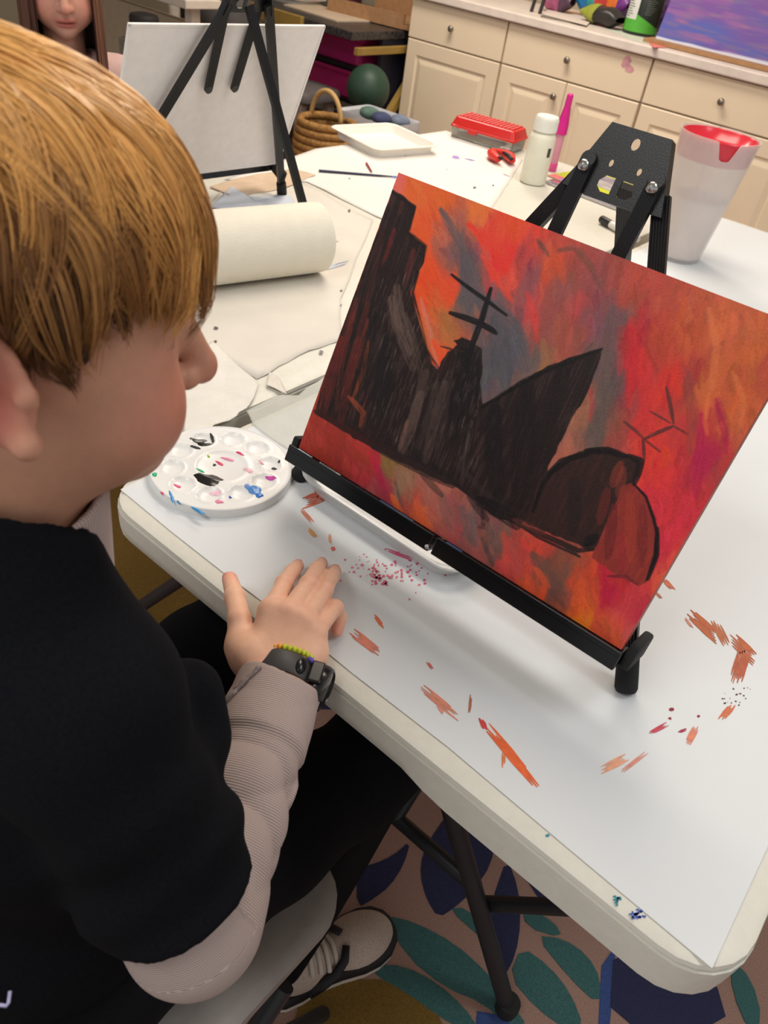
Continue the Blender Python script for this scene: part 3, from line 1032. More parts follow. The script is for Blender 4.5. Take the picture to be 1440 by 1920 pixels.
# distinct marks of the sky
for k, (pts, w, c, al) in enumerate([
    ([(828, 392), (862, 450), (880, 500), (905, 545)], 8, (112, 96, 98), .85), ([(870, 480), (880, 540), (878, 580)], 13, (104, 94, 98), .8), ([(900, 560), (960, 620), (985, 690)], 22, (98, 94, 100), .8),
    ([(930, 600), (940, 660), (950, 720)], 20, (92, 90, 96), .85), ([(890, 600), (905, 640), (915, 700)], 13, (98, 94, 98), .8), ([(880, 420), (930, 470), (955, 505)], 8, (232, 58, 44), .9), ([(905, 430), (950, 480)], 7, (226, 66, 50), .9),
    ([(905, 480), (945, 540), (962, 565)], 6, (224, 70, 52), .85), ([(990, 550), (1005, 600), (1008, 640)], 6, (206, 62, 56), .85), ([(1045, 475), (1060, 530)], 8, (200, 80, 50), .8), ([(1010, 450), (1030, 480)], 4, (96, 80, 74), .7),
    ([(1050, 470), (1080, 465), (1110, 500), (1128, 540)], 5, (120, 80, 66), .7), ([(1150, 580), (1140, 660), (1128, 740)], 13, (116, 90, 90), .75), ([(1135, 720), (1120, 800), (1110, 850)], 15, (108, 92, 86), .75),
    ([(1185, 600), (1190, 680), (1180, 760)], 9, (196, 44, 50), .7), ([(1205, 660), (1215, 740), (1210, 800)], 12, (204, 50, 48), .7), ([(1105, 720), (1112, 760), (1108, 790)], 5, (176, 60, 66), .7), ([(1290, 700), (1300, 780), (1295, 850)], 9, (150, 66, 60), .7),
    ([(1318, 780), (1314, 850), (1305, 930)], 8, (176, 34, 72), .85), ([(1345, 750), (1360, 810), (1362, 850)], 6, (168, 34, 70), .8), ([(1330, 740), (1322, 790), (1326, 815)], 4, (220, 110, 60), .8), ([(1330, 580), (1345, 650), (1335, 730)], 6, (214, 116, 70), .6),
    ([(1375, 700), (1395, 750), (1390, 800)], 5, (214, 116, 64), .6), ([(1400, 590), (1420, 640)], 6, (204, 104, 62), .6), ([(1020, 640), (1024, 680), (1020, 705)], 8, (160, 108, 72), .75), ([(790, 560), (806, 620), (822, 690)], 5, (206, 120, 104), .8),
    ([(775, 400), (800, 450), (812, 520)], 7, (228, 86, 40), .7), ([(800, 480), (830, 540), (850, 570)], 9, (228, 78, 40), .7), ([(830, 590), (850, 620), (848, 650)], 10, (168, 104, 62), .7), ([(812, 640), (830, 665), (828, 690)], 8, (232, 80, 44), .85),
    ([(700, 860), (715, 900), (722, 935)], 7, (176, 34, 66), .85), ([(690, 845), (705, 870)], 6, (186, 44, 50), .8), ([(715, 850), (735, 900)], 6, (140, 112, 62), .8), ([(735, 930), (755, 965)], 7, (222, 96, 48), .9), ([(742, 905), (756, 955)], 4, (104, 88, 84), .8),
    ([(780, 940), (800, 990)], 9, (212, 92, 52), .7), ([(905, 1010), (925, 1060)], 5, (86, 72, 74), .8), ([(885, 960), (892, 1010)], 6, (120, 104, 108), .7), ([(945, 1000), (955, 1050)], 6, (200, 66, 58), .8), ([(980, 1010), (996, 1040)], 6, (206, 62, 56), .8),
    ([(1000, 1040), (1040, 1090), (1060, 1110)], 14, (116, 80, 70), .8), ([(1005, 1065), (1030, 1100)], 7, (216, 80, 46), .8), ([(1130, 1050), (1140, 1130)], 10, (182, 32, 58), .75), ([(1060, 1160), (1110, 1185)], 6, (224, 124, 34), .8), ([(1090, 1090), (1080, 1150)], 12, (206, 80, 40), .6)]):
    pic.stroke(pts, w * 0.82, c, al, 0.35, 0.5, seed=900 + k, soft=4)

DK, DK2 = (34, 29, 30), (44, 34, 34)
cliff = [(736, 355), (752, 362), (768, 376), (780, 386), (777, 405), (765, 434), (782, 448), (800, 462), (796, 490), (786, 510), (772, 548), (778, 575), (790, 620), (800, 655), (812, 682), (822, 694), (840, 662), (858, 648), (852, 640), (868, 632), (884, 640), (904, 652), (908, 690), (903, 720),
         (906, 760), (935, 745), (985, 712), (1030, 686), (1085, 668), (1131, 655), (1122, 690), (1098, 745), (1062, 808), (1030, 876), (1016, 920), (1000, 960), (975, 985), (930, 970), (905, 948), (860, 918), (800, 890), (740, 862), (690, 836), (640, 808), (590, 776), (610, 706)]
for k, (pts, w, c, al) in enumerate([
    ([(745, 880), (770, 940)], 10, (150, 112, 88), .75), ([(790, 900), (830, 965)], 14, (166, 98, 86), .75), ([(830, 930), (852, 1000)], 12, (140, 92, 88), .75), ([(868, 955), (892, 1020)], 11, (118, 92, 90), .75), ([(850, 1000), (900, 1052)], 10, (172, 84, 80), .7),
    ([(915, 985), (938, 1045)], 8, (112, 84, 80), .75), ([(955, 1025), (980, 1066)], 8, (176, 72, 66), .7), ([(700, 900), (732, 952)], 9, (160, 66, 72), .6), ([(590, 795), (690, 868)], 14, (160, 52, 44), .6), ([(640, 832), (700, 890)], 12, (150, 52, 44), .6), ([(800, 960), (840, 1005)], 9, (178, 96, 84), .6)]):
    pic.stroke(pts, w * 0.9, c, al, 0.4, 0.4, seed=1500 + k, soft=5)
pic.poly(cliff, DK2, 0.97, 2.0, 3, 0.55, (84, 62, 58))
for k, (pts, w, c, al) in enumerate([
    ([(655, 560), (630, 650), (610, 740)], 16, (88, 42, 36), .8), ([(690, 570), (668, 650), (650, 740)], 9, (98, 44, 38), .7), ([(668, 560), (640, 690), (630, 770)], 6, (130, 50, 42), .6), ([(692, 640), (680, 700), (662, 750)], 5, (190, 80, 40), .75), ([(655, 745), (682, 775), (676, 800)], 6, (166, 74, 46), .8),
    ([(740, 430), (728, 470), (718, 495)], 5, (128, 44, 44), .8), ([(756, 376), (750, 400)], 5, (104, 48, 44), .7), ([(776, 470), (768, 500), (760, 535)], 7, (112, 48, 46), .75), ([(745, 540), (750, 600), (772, 660)], 12, (110, 88, 80), .8), ([(730, 560), (735, 630)], 6, (96, 70, 64), .7), ([(760, 590), (776, 640), (790, 700)], 8, (104, 86, 78), .7),
    ([(700, 590), (690, 660), (680, 730)], 13, (38, 33, 33), .85), ([(725, 640), (715, 720), (700, 800)], 15, (38, 34, 34), .85), ([(800, 700), (775, 790), (755, 850)], 12, (92, 74, 68), .7), ([(765, 790), (750, 842)], 5, (142, 96, 82), .8), ([(820, 720), (800, 800), (790, 860)], 9, (76, 64, 60), .7), ([(845, 700), (830, 800), (820, 870)], 8, (70, 58, 56), .6),
    ([(740, 690), (720, 780)], 9, (36, 32, 33), .8), ([(770, 840), (800, 870), (850, 900)], 9, (40, 35, 36), .8), ([(870, 660), (862, 740), (850, 830)], 16, (34, 30, 31), .85), ([(892, 660), (886, 740), (880, 830)], 14, (36, 31, 31), .85), ([(930, 770), (925, 850), (935, 930)], 18, (36, 32, 33), .85), ([(990, 730), (985, 820), (975, 940)], 22, (38, 32, 32), .85),
    ([(1060, 690), (1030, 780), (1000, 880)], 18, (42, 34, 34), .85), ([(905, 765), (985, 715), (1060, 682), (1130, 656)], 4, (26, 24, 25), .95), ([(885, 790), (872, 860), (866, 910)], 3, (84, 76, 72), .7), ([(855, 870), (905, 920), (945, 955)], 6, (66, 58, 56), .6), ([(900, 940), (940, 960), (970, 985)], 14, (34, 30, 32), .9),
    ([(600, 775), (650, 800), (690, 825), (740, 850)], 7, (60, 32, 31), .85), ([(640, 640), (622, 700), (606, 768)], 16, (122, 44, 40), .75), ([(672, 640), (652, 720), (640, 790)], 12, (112, 42, 38), .7), ([(662, 590), (648, 640)], 9, (110, 46, 38), .7), ([(690, 600), (670, 690)], 5, (132, 54, 42), .7), ([(735, 560), (748, 620), (775, 690)], 11, (118, 96, 88), .7), ([(790, 740), (772, 800), (752, 850)], 12, (104, 82, 76), .75), ([(835, 720), (815, 800), (800, 865)], 10, (92, 74, 70), .7), ([(716, 440), (700, 520), (690, 570)], 8, (84, 44, 44), .6), ([(740, 850), (800, 880), (850, 905)], 6, (48, 38, 38), .85), ([(905, 955), (908, 990), (898, 990)], 4, (70, 44, 44), .8), ([(737, 358), (778, 388), (766, 436), (799, 462), (796, 488)], 4, (38, 30, 31), .9), ([(785, 510), (774, 548), (800, 655), (822, 690)], 4, (36, 31, 32), .9)]):
    pic.stroke(pts, w * 0.85, c, al, 0.6, 0.35, seed=300 + k, soft=2.5)
for k in range(420):    # dry vertical bristle marks through the dark shape
    px, py = pr.uniform(600, 900), pr.uniform(520, 880)
    u, v = to_uv([(px, py)])[0]
    if 2 < u < NX - 2 and 2 < v < NY - 2 and pic.a[int(v), int(u)].sum() < 290 and py < 0.42 * px + 520:
        ln = pr.uniform(10, 34)
        c = (128, 56, 48) if px < 690 else (112, 94, 86)
        pic.stroke([(px + ln * .15, py - ln / 2), (px - ln * .15, py + ln / 2)], pr.uniform(.5, 1.3), np.array(c) * pr.uniform(.7, 1.25), .6, .7, .8, seed=5000 + k)
dome = [(1000, 955), (1006, 920), (1022, 888), (1050, 862), (1090, 848), (1110, 842), (1140, 843), (1172, 852), (1203, 862), (1198, 890), (1190, 910), (1168, 925), (1140, 980), (1118, 1032), (1104, 1034), (1085, 1020), (1050, 1008), (1000, 988), (975, 975)]
pic.poly(dome, (56, 40, 38), .97, 1.5, 8, .5, (84, 46, 42))
dome2 = [(1168, 912), (1190, 905), (1212, 930), (1226, 970), (1233, 1003), (1228, 1050), (1212, 1090), (1200, 1098), (1160, 1080), (1130, 1060), (1110, 1045), (1140, 975)]
pic.poly(dome2, (138, 52, 46), .95, 1.5, 9, .5, (166, 62, 48))
for k, (pts, w, c, al) in enumerate([
    ([(1030, 890), (1070, 860), (1110, 850)], 5, (32, 28, 29), .9), ([(1100, 846), (1140, 845), (1176, 856)], 6, (30, 27, 28), .9), ([(1180, 855), (1203, 866), (1196, 892), (1190, 908)], 6, (40, 30, 31), .9), ([(1165, 870), (1150, 910)], 9, (128, 56, 44), .8), ([(1140, 920), (1125, 980)], 9, (120, 46, 42), .6), ([(1170, 880), (1160, 930)], 8, (140, 58, 48), .6),
    ([(1188, 906), (1212, 932), (1226, 972), (1233, 1004), (1228, 1046), (1212, 1088)], 2.6, (34, 26, 28), .95), ([(1233, 990), (1231, 1040), (1215, 1085)], 4.5, (36, 28, 30), .9), ([(1040, 940), (1035, 990)], 10, (62, 44, 42), .6), ([(1080, 900), (1075, 1000)], 12, (48, 38, 38), .7), ([(1100, 1020), (1118, 1005)], 9, (34, 30, 33), .9),
    ([(1000, 960), (1020, 905), (1050, 870)], 4, (30, 27, 28), .85), ([(975, 985), (1030, 1008), (1085, 1032), (1112, 1030)], 5, (44, 34, 36), .85), ([(945, 965), (1010, 1008), (1088, 1044)], 2.4, (52, 38, 38), .9), ([(965, 975), (1020, 1000)], 6, (104, 56, 52), .6), ([(1060, 1025), (1088, 1044)], 3, (60, 48, 44), .9), ([(1140, 1080), (1175, 1080), (1196, 1096)], 3, (110, 40, 50), .7), ([(1152, 950), (1140, 1045)], 9, (112, 42, 43), .7), ([(1182, 930), (1182, 1050)], 9, (162, 60, 46), .6), ([(1206, 950), (1204, 1060)], 8, (122, 44, 43), .65), ([(1165, 1000), (1168, 1070)], 7, (152, 44, 54), .6), ([(590, 772), (640, 800), (700, 836)], 6, (74, 34, 33), .7), ([(700, 838), (770, 872), (850, 912)], 9, (58, 42, 41), .65), ([(790, 888), (830, 930)], 7, (70, 54, 52), .5), ([(880, 930), (915, 975)], 8, (52, 42, 44), .6),
    ([(922, 542), (905, 600), (884, 655), (876, 700)], 6.0, (30, 29, 31), .97), ([(848, 515), (880, 540), (918, 567), (952, 592)], 3.6, (32, 31, 33), .97), ([(845, 587), (876, 597), (905, 608), (932, 626)], 5.4, (34, 32, 34), .97), ([(900, 606), (930, 622)], 5, (34, 32, 34), .95), ([(828, 650), (850, 656), (870, 660)], 2, (60, 46, 44), .8),
    ([(1251, 727), (1258, 760), (1264, 795)], 3.0, (104, 52, 50), .95), ([(1220, 772), (1258, 794)], 1.8, (112, 52, 50), .9), ([(1263, 800), (1236, 811), (1209, 824)], 3.2, (106, 54, 52), .95), ([(1171, 791), (1190, 806), (1207, 822)], 2.6, (104, 52, 50), .85), ([(1207, 824), (1209, 862)], 2.8, (100, 50, 50), .9), ([(1265, 800), (1290, 815)], 1.8, (104, 48, 48), .85), ([(1211, 826), (1239, 848)], 2, (104, 48, 46), .8)]):
    pic.stroke(pts, w * 0.85, c, al, 0.15, 0.45, seed=700 + k, soft=1.2)
PAINT_GAIN = 1.6
weave = (((yy + xx) % 2) * 2 - 1) * 2.2 + pr.normal(0, 3.0, (NY, NX))
col = np.clip(pic.a + weave[..., None], 8, 250)

paint_t = thing('canvas_painting', 'red and orange painting of a black shipwreck silhouette on stretched canvas', 'painting', tuple(BL + CP.U * W_C / 2))
uu = np.linspace(0, W_C, NX)
ss = np.linspace(0, H_C, NY)
gx, gy = np.meshgrid(uu, ss)
col = np.clip(pic.a + weave[..., None], 8, 250)
hgt = 0.00022 * pic.h + 0.00005 * (noise2((NY, NX), 2, 77) - 0.5)
Pg = CP.B + gx[..., None] * CP.U + gy[..., None] * CP.V + (0.0004 + hgt)[..., None] * CP.N
ii = np.arange(NX * NY).reshape(NY, NX)
quads = np.stack([ii[:-1, :-1], ii[:-1, 1:], ii[1:, 1:], ii[1:, :-1]], -1).reshape(-1, 4)
me = np_mesh('painted_face', Pg.reshape(-1, 3), quads)
set_colors(me, np.clip(lin_np(col.reshape(-1, 3)) * (0.62 + 0.68 * np.clip(col.reshape(-1, 3).max(1, keepdims=True) / 200, 0, 1)), 0, 0.92))
M_PAINTED = mat('acrylic_paint', (200, 80, 60), rough=0.36, vary=0.03, scale=400, bump=0.25, bscale=1400, attr='Col', spec=0.22)
link_mesh('painted_face', me, M_PAINTED, paint_t, smooth=True)
M_EDGE = mat('painted_canvas_edge', (150, 62, 48), rough=0.5, vary=0.35, scale=60, bump=0.3, bscale=900)
MB().box(CP.p(W_C / 2, H_C / 2, -0.0085), (W_C, H_C, 0.0172), CP.R, 0.0012).build('stretched_canvas', M_EDGE, paint_t)

# blank canvas seen from behind
C2 = Plane(np.array([-1.281, 1.241, 0.817]), math.radians(-95.2), math.radians(23.2))
bl_t = thing('blank_canvas', 'blank white canvas panel with its back to the camera', 'canvas', tuple(C2.p(0.203, 0.0)))
MB().box(C2.p(0.203, 0.152, -0.006), (0.406, 0.304, 0.004), C2.R, 0.0008).build('canvas_panel', M_CANVAS, bl_t)
b = MB()
for cu, cs, w_, h_ in ((0.203, 0.3015, 0.406, 0.005), (0.203, 0.0025, 0.406, 0.005), (0.0025, 0.152, 0.005, 0.304), (0.4035, 0.152, 0.005, 0.304)):
    b.box(C2.p(cu, cs, -0.0085), (w_, h_, 0.0015), C2.R, 0.0005)
b.build('folded_edge', mat('canvas_fold', (236, 232, 228), rough=0.8), bl_t)
# ------------------------------------------------------------------ things on the tables
M_WHITEPLA = mat('white_glossy_plastic', (232, 232, 230), rough=0.28, vary=0.01)


def rot_z(a):
    c, s = math.cos(a), math.sin(a)
    return np.array([[c, -s, 0], [s, c, 0], [0, 0, 1.0]])


# round well palette
PC = np.array([-0.577, 0.488, 0.7408])
pal = thing('paint_palette', 'round white plastic paint palette with paint-stained wells', 'palette', tuple(PC))
wells = [(0.0575, 0.0, 0.0)] if False else []
for k in range(10):
    a = math.radians(18 + 36 * k)
    wells.append((0.0575 * math.cos(a), 0.0575 * math.sin(a), 0.0142, 0.0042))
wells.append((0, 0, 0.030, 0.0034))
nr, na = 56, 144
R_ = np.linspace(0.0002, 0.0805, nr)
A_g = np.linspace(0, 2 * np.pi, na + 1)
rr, aa = np.meshgrid(R_, A_g, indexing='ij')
X, Y = rr * np.cos(aa), rr * np.sin(aa)
Z = np.full_like(X, 0.0105)
for wx, wy, wr, wd in wells:
    d = np.hypot(X - wx, Y - wy) / wr
    Z -= wd * np.clip(1 - d ** 2.6, 0, 1) ** 0.8
    Z += 0.0009 * np.exp(-((d - 1.06) / 0.10) ** 2)
b = MB()
b.grid(np.stack([PC[0] + X, PC[1] + Y, PC[2] + Z], -1)[:, ::-1])
b.lathe([(0.0805, 0.0105), (0.0825, 0.0114), (0.0838, 0.0108), (0.0846, 0.0090), (0.0852, 0.0), (0.0835, 0.0), (0.0, 0.0005)][::-1], PC, na)
b.build('dish', M_WHITEPLA, pal, smooth=40)


def well_z(x, y):
    z = 0.0105
    for wx, wy, wr, wd in wells:
        d = math.hypot(x - wx, y - wy) / wr
        z -= wd * max(0, 1 - d ** 2.6) ** 0.8
        z += 0.0009 * math.exp(-((d - 1.06) / 0.10) ** 2)
    return z


def blob(px, py, rx, ry, ang, color, seed=0, thick=0.0011, glossy=True):
    """irregular dab of paint that follows the palette surface"""
    c = at_z(px, py, 0.749)
    r = random.Random(seed)
    n, m = 22, 5
    p1, p2, p3 = r.uniform(0, 6), r.uniform(0, 6), r.uniform(0, 6)
    rad = [1 + 0.16 * math.sin(2 * t * 6.2832 / n + p1) + 0.12 * math.sin(3 * t * 6.2832 / n + p2) + 0.07 * math.sin(7 * t * 6.2832 / n + p3) for t in range(n)]
    rows = []
    for i in range(m + 1):
        f = i / m
        row = []
        for k in range(n + 1):
            a = 2 * math.pi * k / n
            q = rad[k % n] * f
            x, y = q * rx * math.cos(a), q * ry * math.sin(a)
            x, y = x * math.cos(ang) - y * math.sin(ang) + c[0] - PC[0], x * math.sin(ang) + y * math.cos(ang) + c[1] - PC[1]
            row.append((PC[0] + x, PC[1] + y, PC[2] + well_z(x, y) + 0.0007 + thick * (1 - f ** 2) - 0.0006 * f ** 6))
        rows.append(row)
    b = MB()
    b.grid(np.array(rows))
    return b.build('paint_blob', mat('wet_paint_%d_%d_%d' % color, color, rough=0.22 if glossy else 0.45, vary=0.1, scale=200), pal, smooth=True)


BK = (28, 28, 30)
for k, (x, y, rx, ry, an, c) in enumerate([(391, 901, .0185, .0105, .3, BK), (384, 833, .0095, .007, .2, BK), (372, 826, .011, .004, .9, (66, 66, 68)), (398, 824, .009, .0022, -.5, (52, 52, 54)), (366, 842, .006, .003, .4, (48, 48, 50)),
                                           (478, 922, .0095, .0075, .4, (92, 148, 214)), (486, 932, .005, .004, 0, (70, 128, 206)), (465, 915, .005, .004, 0, (130, 164, 226)), (508, 898, .0065, .003, .4, (214, 84, 176)), (514, 878, .004, .0026, .2, (66, 66, 70)), (523, 868, .002, .0014, 0, (60, 60, 64)),
                                           (290, 893, .003, .004, .3, (40, 176, 128)), (376, 884, .005, .0022, .5, (52, 178, 110)), (322, 935, .010, .0022, -.45, (68, 146, 206)), (372, 961, .009, .0024, .1, (62, 146, 206)), (335, 945, .004, .0014, -.3, (84, 150, 206)),
                                           (450, 854, .0055, .0028, .2, (226, 60, 112)), (412, 868, .006, .0022, .2, (224, 78, 116)), (333, 910, .004, .0025, .3, (226, 96, 132)), (427, 861, .010, .002, .5, (236, 150, 180)), (465, 885, .008, .0035, 0, (240, 196, 208)), (405, 925, .0065, .004, .6, (244, 200, 214)),
                                           (411, 944, .005, .003, .4, (236, 140, 170)), (432, 936, .002, .0016, 0, (86, 110, 214)), (402, 871, .0022, .002, 0, (62, 62, 64)), (391, 857, .002, .0016, 0, (170, 206, 60)), (490, 868, .004, .0018, .3, (240, 170, 186)), (304, 928, .003, .0015, 0, (226, 90, 130))]):
    blob(x, y, rx, ry, an, c, k)


def rr_tray(b, cx, cy, z, w, d, h, r, th=0.002, rim=0.006, flare=0.88, R=None):
    def ring(s, zz):
        P = round_rect(-w / 2 * s, w / 2 * s, -d / 2 * s, d / 2 * s, r * s)
        out = []
        for x, y in P:
            q = np.array([x, y, 0])
            q = R @ q if R is not None else q
            out.append((cx + q[0], cy + q[1], zz))
        return out
    k = 1 - 2 * th / min(w, d)
    kr = 1 - 2 * rim / min(w, d)
    layers = [ring(flare, z), ring(kr * 0.97, z + h * 0.75), ring(0.99, z + h * 0.86), ring(1, z + h * 0.94), ring(0.985, z + h), ring(kr, z + h * 0.97), ring(kr * 0.985, z + h * 0.9), ring(flare * k, z + h * 0.22), ring(flare * k * 0.96, z + 0.0035)]
    loft(b, layers[::-1])


# clear shallow plastic tray under the easel
M_CLEAR = mat('cloudy_clear_plastic', (236, 238, 238), rough=0.25, trans=0.35, vary=0.01)
b = MB()
rr_tray(b, -0.384, 0.612, PAPER_Z + 0.0008, 0.252, 0.150, 0.020, 0.034)
o = b.build('plastic_tray', M_CLEAR, smooth=40, loc=(-0.384, 0.612, TABLE_Z))
tag(o, 'cloudy white plastic tray lying under the easel with the red painting', 'tray')

# foam tray
b = MB()
rr_tray(b, -1.462, 1.832, 0.7408, 0.235, 0.235, 0.026, 0.03, th=0.004, rim=0.010, flare=0.86, R=rot_z(math.radians(-12)))
tag(b.build('foam_tray', mat('white_foam', (236, 230, 220), rough=0.6, vary=0.02), smooth=40, loc=(-1.462, 1.832, TABLE_Z)), 'white square foam tray at the far left table corner', 'tray')

# paper towel roll
rA, rB = np.array([-1.020, 0.760, 0.8035]), np.array([-0.942, 1.030, 0.8035])
ax = (rB - rA) / np.linalg.norm(rB - rA)
Lr = np.linalg.norm(rB - rA)
roll = thing('paper_towel_roll', 'fat white paper towel roll lying on the left table', 'paper towel', (rA + rB) / 2)
MB().lathe([(0.021, 0), (0.055, 0), (0.0595, 0.004), (0.0605, 0.012), (0.0605, Lr - 0.012), (0.0595, Lr - 0.004), (0.055, Lr), (0.021, Lr), (0.021, 0)], rA, 64, tuple(ax)).build('towel_wrap', mat('towel_paper', (232, 226, 210), rough=0.9, vary=0.02, scale=40, bump=0.4, bscale=300), roll, smooth=40)
MB().lathe([(0.0195, -0.0005), (0.021, -0.0005), (0.021, Lr + 0.0005), (0.0195, Lr + 0.0005), (0.0195, -0.0005)], rA, 32, tuple(ax)).build('cardboard_core', mat('brown_card', (168, 132, 96), rough=0.9), roll, smooth=40)

# pencil box with bumpy red lid
pb_c, pb_a = np.array([-1.345, 2.188, 0.741]), math.radians(9)
Rp = rot_z(pb_a)
pbx = thing('pencil_box', 'pencil box with bumpy red lid and clear base', 'pencil box', tuple(pb_c))
b = MB()


def ring_r(w, d, r, z):
    return [tuple(pb_c + Rp @ np.array([x, y, z])) for x, y in round_rect(-w / 2, w / 2, -d / 2, d / 2, r)]


loft(b, [ring_r(0.212, 0.106, 0.010, 0.031), ring_r(0.207, 0.100, 0.009, 0.001), ring_r(0.20, 0.094, 0.008, 0.0), ][::-1][::-1])
b.build('base', mat('clear_box_plastic', (206, 208, 206), rough=0.15, trans=0.75, vary=0.01), pbx, smooth=40)
M_REDP = mat('red_translucent_plastic', (226, 44, 40), rough=0.25, trans=0.2, vary=0.02)
b = MB()
loft(b, [ring_r(0.190, 0.084, 0.010, 0.0605), ring_r(0.198, 0.092, 0.011, 0.0585), ring_r(0.214, 0.108, 0.011, 0.0375), ring_r(0.218, 0.112, 0.011, 0.0365), ring_r(0.218, 0.112, 0.011, 0.0315)])
lid = b.build('lid', M_REDP, pbx, smooth=35)
b = MB()
for i in range(14):
    for j in range(6):
        p = pb_c + Rp @ np.array([-0.084 + i * 0.0129, -0.0335 + j * 0.0134, 0.0605])
        b.box(p + np.array([0, 0, 0.0008]), (0.0092, 0.0096, 0.0044), Rp, 0.0012)
o = b.build('lid_bump', M_REDP, lid)
o['kind'] = 'stuff'
MB().box(pb_c + Rp @ np.array([-0.03, -0.0575, 0.030]), (0.030, 0.004, 0.012), Rp, 0.001).build('clasp', M_REDP, pbx)
M_PEN = [mat('pencil_%d' % i, c, rough=0.5) for i, c in enumerate([(224, 190, 40), (226, 140, 40), (80, 160, 70), (60, 60, 80)])]
for i in range(7):
    y = -0.036 + i * 0.0115
    p0, p1 = pb_c + Rp @ np.array([-0.088 + 0.004 * (i % 3), y, 0.009 + 0.006 * (i % 2)]), pb_c + Rp @ np.array([0.060 + 0.008 * (i % 2), y + 0.003, 0.010 + 0.006 * (i % 2)])
    o = MB().tube([p0, p0 + (p1 - p0) * 0.93, p1], [0.0036, 0.0036, 0.0005], 7).build('pencil', M_PEN[i % 4], loc=tuple(p0))
    tag(o, ['yellow', 'orange', 'green', 'dark grey'][i % 4] + ' pencil inside the clear base of the red-lidded box', 'pencil', ['yellow', 'orange', 'green', 'dark grey'][i % 4] + ' pencils in the pencil box')

# pliers with red and black grips
pq = np.array([-1.232, 2.072, 0.742])
pl_t = thing('pliers', 'small pliers with red and black grips before the pencil box', 'pliers', tuple(pq))
Mr, Mk = mat('red_grip', (218, 52, 44), rough=0.4), mat('black_grip', (30, 30, 32), rough=0.5)
for sg in (-1, 1):
    P = [pq + rot_z(math.radians(-38)) @ np.array([x, sg * y, 0.0145]) for x, y in ((-0.020, 0.004), (0.008, 0.021), (0.040, 0.026), (0.072, 0.021))]
    g_ = MB().tube(P, [0.007, 0.0135, 0.0155, 0.010], 12, flat=0.85).build('grip', Mr, pl_t, smooth=50)
    Q = [p + rot_z(math.radians(-38)) @ np.array([0.006, -sg * 0.006, 0.0045]) for p in P[1:]]
    MB().tube(Q, [0.007, 0.0095, 0.006], 10, flat=0.7).build('grip_inlay', Mk, g_, smooth=50)
MB().tube([pq + rot_z(math.radians(-38)) @ np.array([x, 0, 0.010]) for x in (-0.066, -0.045, -0.02, -0.012)], [0.002, 0.006, 0.009, 0.009], 10, flat=0.6).build('jaw', mat('dark_metal', (52, 52, 54), rough=0.35, metal=0.8), pl_t, smooth=50)

# white squeeze bottle
wb = np.array([-1.046, 1.972, 0.7405])
bt = thing('white_bottle', 'plain white plastic bottle with ribbed screw cap', 'bottle', tuple(wb))
M_BOT = mat('milky_plastic', (228, 226, 208), rough=0.35, sss=0.0)
MB().lathe([(0, 0.0), (0.031, 0.0), (0.0345, 0.003), (0.0355, 0.010), (0.0350, 0.112), (0.033, 0.121), (0.0275, 0.127), (0.0255, 0.128), (0.0255, 0.140), (0, 0.140)], wb, 40).build('bottle_body', M_BOT, bt, smooth=40)
b = MB()
b.lathe([(0, 0.166), (0.0275, 0.166), (0.0295, 0.164), (0.0300, 0.160), (0.0305, 0.131), (0.0280, 0.1295), (0.0262, 0.1295)][::-1], wb, 40)
for k in range(36):
    a = 2 * math.pi * k / 36
    b.box(wb + np.array([0.0304 * math.cos(a), 0.0304 * math.sin(a), 0.146]), (0.0013, 0.0018, 0.026), rot_z(a))
b.build('cap', mat('white_cap', (236, 236, 228), rough=0.4), bt, smooth=40)
MB().box(wb + rot_z(math.radians(-18)) @ np.array([0.0354, 0, 0.085]), (0.0008, 0.010, 0.022), rot_z(math.radians(-18))).build('label_edge', mat('dark_label', (70, 66, 66), rough=0.5), bt)

# pink glue bottle
pk = np.array([-1.083, 2.138, 0.7405])
gt = thing('pink_bottle', 'tall thin pink bottle with pointed magenta cap behind the white bottle', 'bottle', tuple(pk))
axp = np.array([0.02, 0.03, 1.0])
axp /= np.linalg.norm(axp)
MB().lathe([(0, 0), (0.013, 0), (0.0145, 0.003), (0.0145, 0.020), (0.0135, 0.022)], pk, 24, tuple(axp)).build('bottom_cap', mat('pink_cap', (226, 84, 150), rough=0.35), gt, smooth=40)
MB().lathe([(0.0132, 0.020), (0.0135, 0.022), (0.0135, 0.098), (0.011, 0.103)], pk, 24, tuple(axp)).build('barrel', mat('pale_pink', (236, 164, 190), rough=0.3, trans=0.25), gt, smooth=40)
MB().lathe([(0.0165, 0.098), (0.0168, 0.102), (0.0160, 0.125), (0.0085, 0.170), (0.0090, 0.174), (0.0088, 0.196), (0.006, 0.199), (0, 0.199)], pk, 24, tuple(axp)).build('pointed_cap', mat('magenta_cap', (214, 30, 140), rough=0.35), gt, smooth=40)

